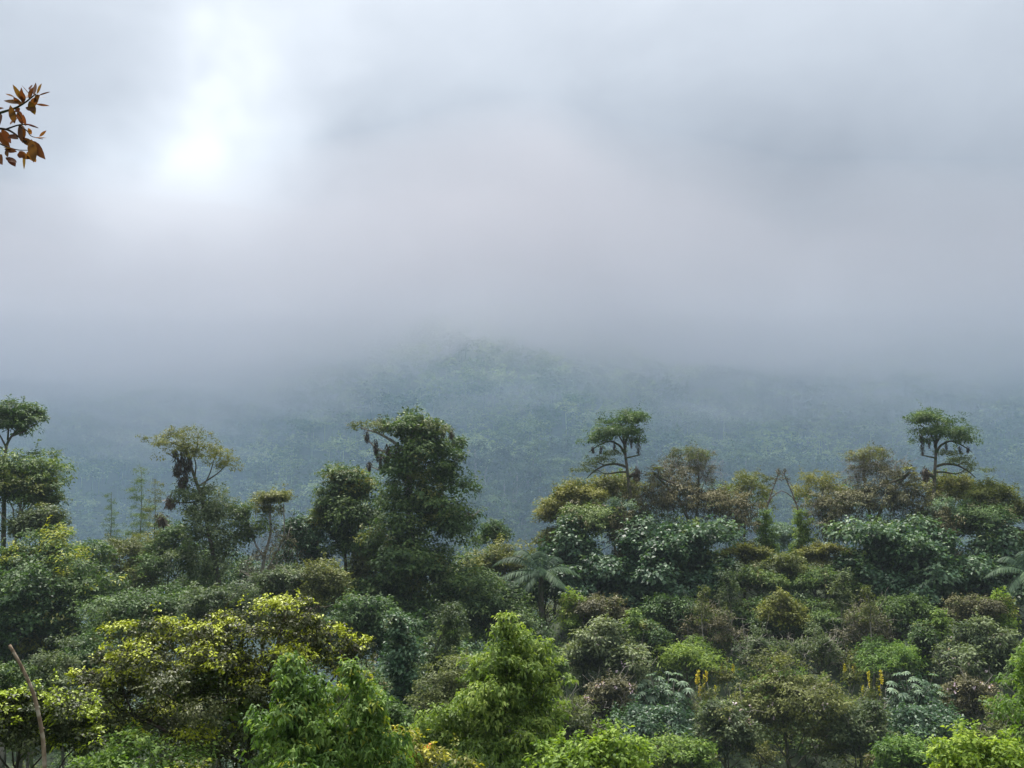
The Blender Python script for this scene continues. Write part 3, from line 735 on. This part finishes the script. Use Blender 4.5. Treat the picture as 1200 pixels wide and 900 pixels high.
    S('bush_tree', 'dark green bush filling the slope behind the palm', 'tree', 640, 98, dome(612, 652, 672, 740, 5), 3400, .28, 'deep')
    S('sapling', 'thin pale-stemmed sapling above the pink-flowered tree', 'tree', 742, 86, column(732, 716, 752, 752, 3), 500, .26, 'fresh', r=.07, mat=BARK_PALE)
    S('sapling', 'pale-stemmed sapling among the brown twiggy shrubs', 'tree', 822, 86, column(812, 690, 833, 730, 3), 420, .24, 'olive', r=.07, mat=BARK_PALE, fill=.05)
    S('sapling', 'slender pale-stemmed sapling over the brownish bush', 'tree', 652, 74, column(642, 770, 664, 812, 3), 500, .24, 'mid', r=.06, mat=BARK_PALE)
    S('sapling', 'slender sapling rising beside the soft green rounded bush', 'tree', 852, 92, column(842, 672, 862, 712, 3), 420, .25, 'grey', r=.07, mat=BARK_PALE)
    # single things on the bearing itself
    plain('bush_tree', 'rounded olive bush centred just below the gap', 'tree', 917, 98, dome(890, 646, 944, 694, 4), 2200, .25, 'olive')
    plain('bush_tree', 'narrow olive bush in the centre of the slope, under the gap bush', 'tree', 917, 90, dome(895, 690, 939, 748, 4), 2200, .24, 'gold')
    t = plain('central_bush', 'large olive bush with small pink blossoms at the centre of the lower hill', 'shrub', 917, 73, dome(852, 776, 982, 912, 7) + [(917, 800, 30, 25)], 9000, .22, 'olive', twigs=40, fill=.15, petals=40, tw=160, tips='fresh')
    plain('mist_tree', 'round pale green tree in the valley seen through the gap', 'tree', 917, 150, [(917, 634, 17, 17), (912, 622, 9, 8), (924, 626, 9, 8)], 1400, .4, 'pale')
build_hill()

# ---------------------------------------------------------------- left and centre trees
def mossy_giant():
    t = Tree('mossy_giant_tree', 'tallest centre tree with moss-hung top limbs and dark leafy trunk', 'tree', 486, 91)
    b = [(485, 494, 14, 10), (497, 501, 15, 10), (470, 507, 18, 8), (513, 505, 14, 8), (500, 530, 36, 22), (520, 552, 26, 22), (470, 552, 22, 24), (500, 585, 44, 30), (470, 612, 36, 32), (523, 612, 36, 32), (490, 655, 56, 40), (455, 690, 40, 36), (530, 690, 44, 40), (490, 725, 66, 42)]
    b += [(488 + rng.normal() * (18 + 34 * f), 515 + 230 * f + rng.normal() * 8, rng.uniform(10, 22), rng.uniform(7, 15), rng.uniform(-2, .5)) for f in np.linspace(0, 1, 22)]
    lb, cc = t.crown(b, 17500, .33, 'deep', nsub=18, sub=.38, aspect=1.9)
    t.crown([(488 + rng.normal() * (14 + 30 * f), 540 + 190 * f, 16, 9, -1.5) for f in np.linspace(0, 1, 12)], 1500, .3, 'olive', part='climbing_foliage', fill=.1)
    t.crown([(440, 501, 22, 5), (424, 500, 9, 3), (458, 503, 16, 6), (508, 503, 20, 7), (485, 505, 18, 8)], 1500, .26, 'olive', part='top_foliage', up=1., fill=0)
    t.path([(488, 860), (488, 780), (484, 650), (479, 590), (480, 545), (484, 510), (486, 492)], .50, .16, 9)
    for p, r in [([(481, 540), (465, 520), (445, 508), (422, 501)], .2), ([(480, 550), (462, 535), (440, 525), (428, 512)], .17), ([(462, 535), (448, 537), (440, 533)], .12), ([(479, 570), (458, 545), (447, 552), (433, 546)], .13), ([(484, 518), (500, 508), (520, 503), (530, 506)], .17), ([(520, 503), (521, 497)], .06), ([(500, 610), (535, 603), (555, 605), (562, 598)], .12)]:
        t.path(p, r, .05, 6)
    t.moss([(433, 541, 550, 5), (446, 533, 548, 5), (455, 520, 535, 6), (440, 515, 530, 5), (430, 505, 517, 5), (465, 522, 540, 6), (520, 500, 510, 5), (529, 503, 513, 5), (475, 512, 530, 6), (510, 505, 515, 5), (550, 601, 608, 6), (442, 526, 540, 4), (452, 537, 546, 5)])
    t.done(BARK_PALE)
def nest_tree():
    t = Tree('nest_hung_tree', 'thin leaning tree with airy yellow-green top and dark hanging nests', 'tree', 262, 92)
    lb, cc = t.crown([(196, 520, 22, 13), (222, 512, 20, 10), (212, 528, 20, 9), (255, 538, 18, 13), (244, 526, 14, 9), (268, 546, 12, 8), (230, 535, 14, 10)], 3600, .22, 'gold', fill=.02, sub=.36, nsub=20)
    t.crown([(232, 580, 24, 18), (250, 600, 28, 24), (232, 625, 30, 30), (262, 640, 26, 34), (240, 670, 36, 34)], 5000, .26, 'grey', part='climbing_foliage', twigs=0) if False else t.crown([(232, 580, 24, 18), (250, 600, 28, 24), (232, 625, 30, 30), (262, 640, 26, 34), (240, 670, 36, 34)], 5000, .26, 'grey', part='climbing_foliage')
    t.path([(272, 860), (266, 730), (252, 660), (244, 620), (236, 580), (228, 560), (222, 540), (215, 520)], .28, .08, 7)
    for p in [[(236, 575), (246, 555), (252, 535)], [(228, 560), (230, 545), (224, 525)], [(225, 552), (210, 540), (195, 530)], [(232, 570), (255, 555), (265, 545)], [(238, 586), (215, 590), (195, 586)], [(222, 540), (232, 522), (232, 508)], [(216, 525), (200, 518), (185, 520)]]:
        t.path(p, .09, .03, 5)
    t.moss([(211, 532, 552, 9), (218, 535, 562, 8), (206, 545, 556, 6), (214, 560, 570, 9), (205, 528, 533, 5), (200, 584, 590, 10), (190, 605, 612, 9), (222, 538, 550, 6)], 'hanging_nest')
    t.done(BARK)
def umbrella_left():
    t = Tree('tall_umbrella_tree', 'tall slender tree with a single flat umbrella crown above the round green tree', 'tree', 6, 96)
    lb, cc = t.crown([(16, 482, 26, 9), (34, 492, 17, 8), (4, 494, 17, 8), (22, 498, 20, 6), (-10, 488, 16, 8)], 3400, .28, 'deep', up=.9, flat=.7, sub=.32, fill=.12)
    t.path([(4, 900), (4, 640), (5, 580), (6, 545), (7, 522), (14, 510), (24, 500)], .26, .07, 7)
    for p in [[(7, 524), (1, 512), (-8, 498)], [(14, 511), (28, 506), (38, 498)], [(9, 516), (10, 500), (10, 488)], [(7, 530), (-4, 520)]]: t.path(p, .1, .04, 5)
    t.done(BARK)
def mossy_fork():
    t = Tree('forked_tree', 'forked pale-stemmed tree with a flat mossy head', 'tree', 318, 93)
    t.crown([(315, 586, 24, 6), (332, 584, 14, 4), (312, 597, 14, 7)], 1500, .22, 'olive', up=.9, fill=.2)
    t.crown([(285, 602, 15, 12), (292, 625, 16, 16)], 1200, .26, 'mid', part='side_crown')
    t.crown([(330, 650, 24, 26), (305, 670, 24, 30)], 1500, .2, 'brown', part='dry_foliage', fill=.05)
    t.path([(306, 860), (308, 740), (306, 680), (310, 650), (318, 625), (316, 600), (314, 588)], .20, .10, 6)
    t.path([(310, 655), (300, 640), (290, 610)], .12, .05, 5); t.path([(307, 680), (322, 650), (334, 630), (332, 590)], .1, .05, 5)
    t.tangle([(325, 650, 26, 26), (300, 680, 24, 30)], 120, 1.6, .025, 'twigs', BARK_PALE, -.4)
    t.done(BARK_PALE)
def feathery(px, top, bot, w, Y, label, pal, n):
    t = Tree('feathery_tree', label, 'tree', px, Y)
    k = 9; H = bot - top
    t.crown([(px + rng.normal() * 2, top + H * (i + .6) / k, w * (.25 + .75 * (i + 1) / k), H / k * .35) for i in range(k)], n, .24, pal, aspect=4, up=.9, flat=.5, fill=.02, sub=.3)
    t.path([(px + 3, bot + 200), (px + 2, bot + 60), (px - 1.5, bot), (px + 1, (top + bot) / 2), (px + .5, top)], .11, .02, 5)
    t.done(BARK)
def build_left():
    mossy_giant(); nest_tree(); umbrella_left(); mossy_fork()
    feathery(165, 548, 640, 19, 108, 'thin feathery conifer-like tree before the blue slope', 'mid', 2400)
    feathery(181, 562, 650, 17, 106, 'narrow yellowish feathery tree beside the thin conifer-like one', 'gold', 2000)
    feathery(130, 578, 640, 9, 118, 'smallest feathery tree standing alone in the left gap', 'mid', 800)
    A = plain
    A('round_crowned_tree', 'broad round green crown under the tall umbrella tree', 'tree', 10, 93, [(28, 552, 40, 24), (52, 568, 24, 22), (60, 585, 18, 16), (5, 562, 36, 26), (30, 580, 36, 18), (-16, 570, 28, 28)], 7000, .30, 'mid', r=.34, mat=BARK_PALE, up=.9, twigs=12)
    A('bush_tree', 'grey-green crown tucked under the broad round tree', 'tree', 42, 90, dome(4, 586, 76, 648, 4), 3600, .26, 'grey', r=.2)
    A('bush_tree', 'crown with yellow-green top shoots at the left edge', 'tree', 55, 86, dome(-5, 612, 118, 720, 6), 7200, .28, 'mid', fresh=.35)
    A('broadleaf_tree', 'very dark tall foliage mass down the left edge', 'tree', 40, 82, dome(-30, 650, 100, 830, 8), 8500, .32, 'deep', aspect=1.8)
    A('bush_tree', 'green slope-side crown right of the yellow-tipped left crown', 'tree', 100, 88, dome(70, 640, 132, 740, 5), 3800, .27, 'mid')
    A('bush_tree', 'olive crown beneath the feathery conifer-like tree', 'tree', 152, 98, dome(122, 616, 190, 706, 5), 4200, .25, 'olive', twigs=10, tw=70, tips='gold')
    A('bush_tree', 'grey leafy crown between feathery trees and nest tree', 'tree', 203, 96, dome(176, 604, 232, 700, 5), 3600, .25, 'mid', twigs=10)
    A('layered_tree', 'soft green layered crown above the yellow-tipped shrub', 'tree', 172, 78, dome(112, 692, 236, 764, 5, .4), 5600, .26, 'mid', up=1.1)
    A('bush_tree', 'blue-green crown behind the forked tree', 'tree', 346, 96, dome(318, 606, 378, 690, 5), 3400, .28, 'teal')
    A('round_crowned_tree', 'dense dark green rounded tree left of the tallest centre tree', 'tree', 410, 96, [(402, 565, 24, 18), (388, 588, 26, 22), (418, 580, 22, 20), (404, 612, 36, 28), (378, 605, 16, 20), (428, 604, 16, 22), (405, 638, 26, 18)], 7600, .30, 'deep', r=.32, mat=BARK_DARK, aspect=1.9)
    A('bush_tree', 'grey-green tangle at the foot of the forked tree', 'tree', 330, 86, dome(284, 660, 374, 738, 5), 4400, .24, 'grey', twigs=16, tw=100)
    A('bush_tree', 'light olive crown at the foot of the dark rounded tree', 'tree', 384, 85, dome(356, 652, 412, 730, 4), 2800, .24, 'olive')
    A('bush_tree', 'dull green crown joining rounded tree and tallest centre tree', 'tree', 432, 95, dome(404, 622, 466, 720, 4), 3600, .27, 'olive', tips='mid')
    A('broadleaf_tree', 'dark foliage bank below the dark rounded tree', 'tree', 425, 78, dome(380, 690, 470, 800, 6), 5200, .29, 'deep')
    A('bush_tree', 'small light green dome right of the tallest centre tree', 'tree', 575, 104, dome(560, 612, 594, 645, 3), 1300, .25, 'mid')
    A('bush_tree', 'yellow-olive crown below the small light green dome', 'tree', 585, 100, dome(548, 630, 616, 700, 5), 3800, .25, 'gold', twigs=8)
    A('bush_tree', 'dark bank of foliage left of the palm', 'tree', 574, 90, dome(532, 664, 618, 780, 6), 6000, .30, 'deep')
    A('climber_covered_tree', 'blue-green leafy column in the dark central hollow', 'tree', 470, 58, column(448, 728, 494, 830, 5), 3000, .20, 'teal', aspect=1.7)
    A('bush_tree', 'grey-green pointed tree next to the blue-green column', 'tree', 516, 62, column(488, 718, 546, 830, 5), 3200, .19, 'grey')
    A('bush_tree', 'soft olive domed bush behind the bright near tree', 'tree', 540, 50, dome(494, 772, 604, 870, 6), 6800, .15, 'olive', up=.9)
    A('bush_tree', 'grey-green twiggy bush behind the dry stick', 'shrub', 58, 44, dome(26, 754, 92, 840, 5), 3200, .13, 'grey', twigs=16)
    A('bush_tree', 'dark green bush beside the big yellow-tipped shrub', 'shrub', 100, 52, dome(66, 740, 140, 830, 5), 3600, .16, 'deep')
    A('bush_tree', 'fine-leaved grey-green crown over the shrub top', 'tree', 262, 74, dome(214, 684, 306, 752, 5), 4200, .23, 'grey')
def build_backing():
    W_ = [(60, 112, 20, 690, 'deep', 'dark crown deep in the valley behind the left edge mass'), (150, 116, 120, 646, 'mid', 'dim green crown behind the layered crown in the left valley'),
          (228, 108, 190, 640, 'deep', 'dark crown behind the nest-hung tree trunk'), (285, 112, 255, 636, 'teal', 'dim blue-green crown between nest-hung and forked trees'),
          (350, 106, 322, 645, 'deep', 'dark crown behind the forked tree foot'), (402, 112, 374, 650, 'mid', 'dim green crown behind the dark rounded tree trunk'),
          (455, 108, 428, 655, 'deep', 'dark crown behind the tallest centre tree, left side'), (540, 108, 512, 640, 'deep', 'dark crown behind the tallest centre tree, right side'),
          (600, 112, 578, 668, 'teal', 'dim blue-green crown behind the palm')]
    for px, Y, x0, y0, pal, lab in W_:
        w = (px - x0) * 1.25
        plain('valley_tree', lab, 'tree', px, Y, dome(px - w, y0, px + w, y0 + 130, 6) + [(px, y0 + 90, w * .9, 45)], 4200, .34, pal, r=.25)
    for px, Y, x0, y0, pal, lab in [(240, 62, 190, 760, 'deep', 'dark crown hidden low behind the big yellow-tipped shrub'), (440, 66, 400, 770, 'deep', 'dark crown in the hollow left of the blue-green column'), (520, 72, 470, 745, 'teal', 'dark blue-green crown in the hollow above the soft olive dome'), (590, 76, 540, 740, 'deep', 'dark crown above the bright near tree, below the palm')]:
        w = px - x0
        plain('valley_tree', lab, 'tree', px, Y, dome(px - w, y0, px + w, y0 + 130, 6), 4200, .26, pal, r=.2)
build_left(); build_backing()

# ---------------------------------------------------------------- near shrubs on the camera's own slope
def build_near():
    t = Tree('yellow_tipped_shrub', 'large leathery dark shrub with bright yellow new leaves on top', 'shrub', 262, 19)
    b = [(235, 745, 52, 26), (180, 765, 52, 30), (140, 800, 38, 34), (335, 730, 48, 28), (375, 760, 34, 26), (412, 768, 24, 14), (280, 770, 70, 36), (230, 805, 95, 44), (330, 800, 60, 44), (160, 850, 60, 44), (250, 870, 110, 50), (345, 870, 50, 50), (100, 795, 14, 10), (118, 770, 14, 10)]
    lb, cc = t.crown(b, 60000, .072, 'shrub', fresh=.5, aspect=2.0, nsub=22, sub=.27, ros=9, fill=.14, up=.6)
    t.stem(lb, .11, cc=cc, twigs=110)
    t.tangle(b[:9], 160, .5, .008, 'twigs', BARK_DARK, -.2)
    t.crown([(232, 815, 14, 12), (285, 830, 22, 16), (300, 850, 20, 14), (258, 790, 8, 10), (360, 820, 12, 14)], 420, .17, 'fresh', part='climbing_vine', aspect=1.3, fill=0, hang=.6)
    t.done(BARK_DARK)
    t = Tree('yellow_tipped_shrub', 'smaller yellow-tipped shrub behind the dry leaning stick', 'shrub', 40, 15.5)
    b = [(28, 822, 34, 16), (70, 826, 34, 16), (0, 830, 28, 18), (100, 846, 30, 18), (50, 850, 48, 20), (10, 862, 36, 20), (95, 870, 36, 18), (-20, 850, 30, 24)]
    lb, cc = t.crown(b, 17000, .064, 'shrub', fresh=.75, aspect=2.0, nsub=18, sub=.3, ros=9, fill=.1)
    t.stem(lb, .06, cc=cc, twigs=40); t.done(BARK_DARK)
    t = Tree('bright_green_tree', 'bright green tree with drooping pointed leaves before the big shrub', 'tree', 382, 14)
    b = [(338, 790, 16, 18), (348, 820, 26, 26), (368, 812, 18, 18), (418, 800, 15, 22), (425, 830, 24, 24), (388, 850, 46, 34), (345, 860, 38, 36), (430, 872, 34, 34), (385, 900, 80, 36)]
    lb, cc = t.crown(b, 15000, .082, 'fresh', aspect=2.3, droop=.4, hang=.6, up=.35, nsub=18, ros=6, fill=.12, fresh=.06)
    t.stem(lb, .06, cc=cc, twigs=50); t.done(BARK)
    t = Tree('bright_green_tree', 'sunlit light green tree in front of the dark hollow', 'tree', 592, 25, twin=True)
    b = [(597, 742, 20, 16), (606, 765, 34, 22), (575, 782, 28, 22), (605, 800, 36, 28), (645, 790, 20, 22), (572, 828, 46, 32), (630, 832, 34, 30), (522, 850, 26, 22), (548, 862, 40, 34), (610, 880, 70, 40), (500, 880, 22, 26)]
    lb, cc = t.crown(b, 24000, .115, 'fresh', aspect=2.1, droop=.35, hang=.4, up=.5, nsub=20, ros=7, fill=.14, sub=.3)
    t.stem(lb, .10, cc=cc, twigs=50)
    t.label = 'sunlit light green tree'; t.root['label'] = 'sunlit light green tree in front of the dark hollow left of the hill'
    t.done(BARK)
    t = Tree('lime_bush', 'brilliant lime-green bush at the very bottom edge', 'shrub', 698, 22, twin=True)
    b = [(725, 880, 32, 20), (695, 884, 30, 16), (652, 890, 28, 16), (680, 905, 60, 20), (735, 905, 26, 18)]
    lb, cc = t.crown(b, 5200, .12, 'lime', aspect=1.9, nsub=18, ros=7, fill=.12)
    t.stem(lb, .05, cc=cc, twigs=24); t.done(BARK)
    t = Tree('orange_flowered_shrub', 'yellow-green shrub with a few orange flowers at the bottom', 'shrub', 480, 20)
    b = [(470, 882, 34, 16), (500, 890, 26, 14), (450, 895, 30, 16), (485, 905, 50, 18)]
    lb, cc = t.crown(b, 3000, .10, 'gold', nsub=16, fill=.12, fresh=.2)
    t.spots(b, 3, .08, 'orange', 'flowers', 1.4, 5, .1)['kind'] = 'stuff'
    t.stem(lb, .04, cc=cc, twigs=14); t.done(BARK)
    t = Tree('leafy_shrub', 'green shrub filling the bottom edge under the big shrub', 'shrub', 160, 17)
    b = [(150, 885, 40, 18), (120, 895, 40, 20), (200, 900, 50, 20)]
    lb, cc = t.crown(b, 2600, .09, 'fresh', nsub=16); t.stem(lb, .04); t.done(BARK)

    for px, x0, y0, x1, y1, Y, pal, lab in [(8, -30, 770, 52, 850, 34, 'deep', 'dark bush behind the dry stick at the left edge'), (90, 56, 806, 132, 880, 27, 'mid', 'green bush between the two yellow-tipped shrubs'), (455, 425, 815, 492, 890, 30, 'mid', 'green bush right of the bright drooping tree')]:
        plain('leafy_shrub', lab, 'shrub', px, Y, dome(x0, y0, x1, y1, 5), 7000, .11, pal, r=.05)
    # dry stick
    t = Tree('dry_stick', 'dry bare stick leaning up at the lower left corner', 'stick', 54, 6)
    p = [(54, 985), (53, 930), (52, 895), (51, 870), (47, 845), (40, 815), (32, 795), (22, 775), (11, 756)]
    t.path(p, .0135, .009, 10)
    t.path([(49, 856), (52, 853)], .008, .004, 5); t.path([(31, 793), (28, 791)], .007, .004, 5)
    t.done(STICK, 'stem')
    # red-leaved branch reaching in from the left
    t = Tree('red_leaved_branch', 'branch with dark red and orange leaves reaching in from the left edge', 'branch', -40, 4.0)
    t.path([(-60, 215), (-35, 165), (-14, 137), (4, 131), (18, 127), (30, 120), (42, 110)], .009, .0025, 6)
    t.path([(-35, 165), (-12, 150), (8, 151), (18, 157), (26, 164), (38, 170), (50, 182)], .006, .002, 6)
    t.path([(8, 151), (22, 146), (34, 146), (44, 150)], .004, .0015, 5)
    t.path([(-14, 160), (2, 170), (20, 176), (34, 176)], .004, .0015, 5)
    t.path([(22, 147), (32, 153), (36, 160), (50, 163)], .003, .0015, 5)
    t.path([(18, 127), (22, 134), (27, 142)], .003, .0015, 5)
    LV = [(28, 120, 25, 106, 7), (30, 117, 20, 106, 6), (34, 116, 38, 102, 8), (40, 112, 42, 97, 6), (43, 110, 50, 98, 6), (45, 112, 59, 107, 3), (44, 113, 56, 114, 2.6), (42, 122, 58, 124, 3), (40, 118, 48, 112, 9), (30, 126, 42, 130, 9), (24, 124, 16, 112, 7), (17, 114, 5, 108, 3), (22, 130, 24, 142, 9), (27, 134, 30, 148, 6), (36, 112, 26, 99, 3.5), (12, 146, 22, 136, 10), (0, 134, 2, 150, 12), (-6, 128, 4, 126, 4), (24, 146, 30, 163, 9), (30, 145, 46, 150, 3), (2, 152, 13, 168, 10), (10, 158, 22, 164, 8), (26, 162, 40, 172, 9), (36, 165, 51, 185, 13), (40, 161, 55, 163, 4), (46, 160, 55, 153, 4), (4, 172, 18, 178, 8), (22, 178, 34, 186, 9), (32, 178, 42, 190, 10), (7, 176, 9, 184, 5), (10, 184, 18, 195, 9), (0, 181, 3, 193, 10), (-14, 140, -22, 150, 9), (-20, 150, -34, 144, 9), (-16, 165, -24, 178, 10), (33, 150, 37, 158, 5)]
    LV += [(x0 + rng.normal() * 3 - 2, y0 + rng.normal() * 3 + 1, x1 + rng.normal() * 5 - 4, y1 + rng.normal() * 5 + 2, w * rng.uniform(.8, 1.1)) for (x0, y0, x1, y1, w) in LV if w >= 6]
    for (x0, y0, x1, y1, w) in LV:
        a, b = t.L(x0, y0, rng.uniform(-.04, .04)), t.L(x1, y1, rng.uniform(-.05, .05)); d = b - a; Ln = np.linalg.norm(d); d /= Ln
        n = unit(np.array([rng.normal() * .35, -1, rng.normal() * .35])[None])[0]; sd = unit(np.cross(d, n)[None])[0]; n = np.cross(sd, d); hw = w * t.m * .47
        k = 6; tt = np.linspace(0, 1, k); prof = np.array([.12, .72, 1.0, .92, .6, .04]); V = []
        bend = rng.uniform(-.1, .1) * Ln
        for q, pr in zip(tt, prof):
            c = a + d * Ln * q + n * bend * q * q
            V += [c - sd * hw * pr + n * .18 * hw * pr, c, c + sd * hw * pr + n * .18 * hw * pr]
        Q = [];
        for i in range(k - 1):
            for j in range(2): Q.append((3 * i + j, 3 * i + j + 1, 3 * i + j + 4, 3 * i + j + 3))
        tn = np.tile([rng.random(), 0, rng.random(), 1.], (len(V), 1))
        link('leaf', make_mesh('leaf', np.array(V), np.array(Q), FOL['rust'], tn, True), t.root)
    t.done(BARK_DARK, 'stem')
FOL['orange'] = foliage('flower_orange', (.60, .22, .03), (.72, .32, .05), (.78, .45, .15))
build_near()

# ---------------------------------------------------------------- undergrowth
def build_undergrowth():
    kinds = [('deep', .34, 'dark green understory shrub filling gaps between hill and valley trees'), ('teal', .36, 'blue-green understory shrub in the shade between the trees'), ('olive', .28, 'dull olive understory shrub between the trees'), ('mid', .30, 'plain green understory shrub between the trees')]
    pro = []
    for pal, leaf, lab in kinds:
        for v in range(2):
            g, s = Geo(), Geo()
            lob = [(rng.normal() * .9, rng.normal() * .9, rng.uniform(1.2, 2.6), rng.uniform(1.0, 1.5), rng.uniform(1.0, 1.5), rng.uniform(.8, 1.2)) for _ in range(4)]
            crown(g, lob, 900, leaf, 1.9, nsub=12, fill=.2)
            for l in lob: limb(s, (0, 0, -.6), l[:3], .06, .03, 4, sides=4)
            pro.append((pal, lab, g.mesh('shrub_crown', FOL[pal]), s.mesh('shrub_stem', BARK_DARK)))
    pts = []
    for y, half in [(66, 1), (70, 1), (75, 1), (80, 1), (86, 1), (92, 1), (99, 1), (106, 1)]:
        for u in np.arange(-.56, .57, .042):
            pts.append(((u + rng.uniform(-.015, .015)) * y, y + rng.uniform(-2, 2)))
    for x, y in pts:
        pal, lab, cm, sm = pro[int(rng.integers(len(pro)))]
        z = float(ground(x, y)); sc = rng.uniform(.6, .95)
        o = empty('understory_shrub', (x, y, z), lab, 'shrub', 'understory shrubs between the trees')
        o.scale = (sc, sc, sc); o.rotation_euler = (0, 0, rng.uniform(0, 6.28)); link('crown', cm, o); link('stem', sm, o)
    # low leaves over the ground
    n = 60000
    y = rng.uniform(8, 125, n); x = rng.uniform(-.62, .64, n) * y; z = ground(x, y)
    P = np.stack([x, y, z + rng.random(n) ** 2 * (.5 + y * .008)], 1)
    V, Q, T = leaves(P, rdir(n), unit(rdir(n) * .6 + np.array([0, 0, 1.])), .12 + y * .0028, 1.8, .2, .1, np.stack([rng.random(n), np.zeros(n), rng.random(n)], 1))
    o = link('undergrowth', make_mesh('undergrowth', V, Q, FOL['deep'], T)); tag(o, 'low leafy ground cover between shrubs and trunks', kind='stuff')
build_undergrowth()
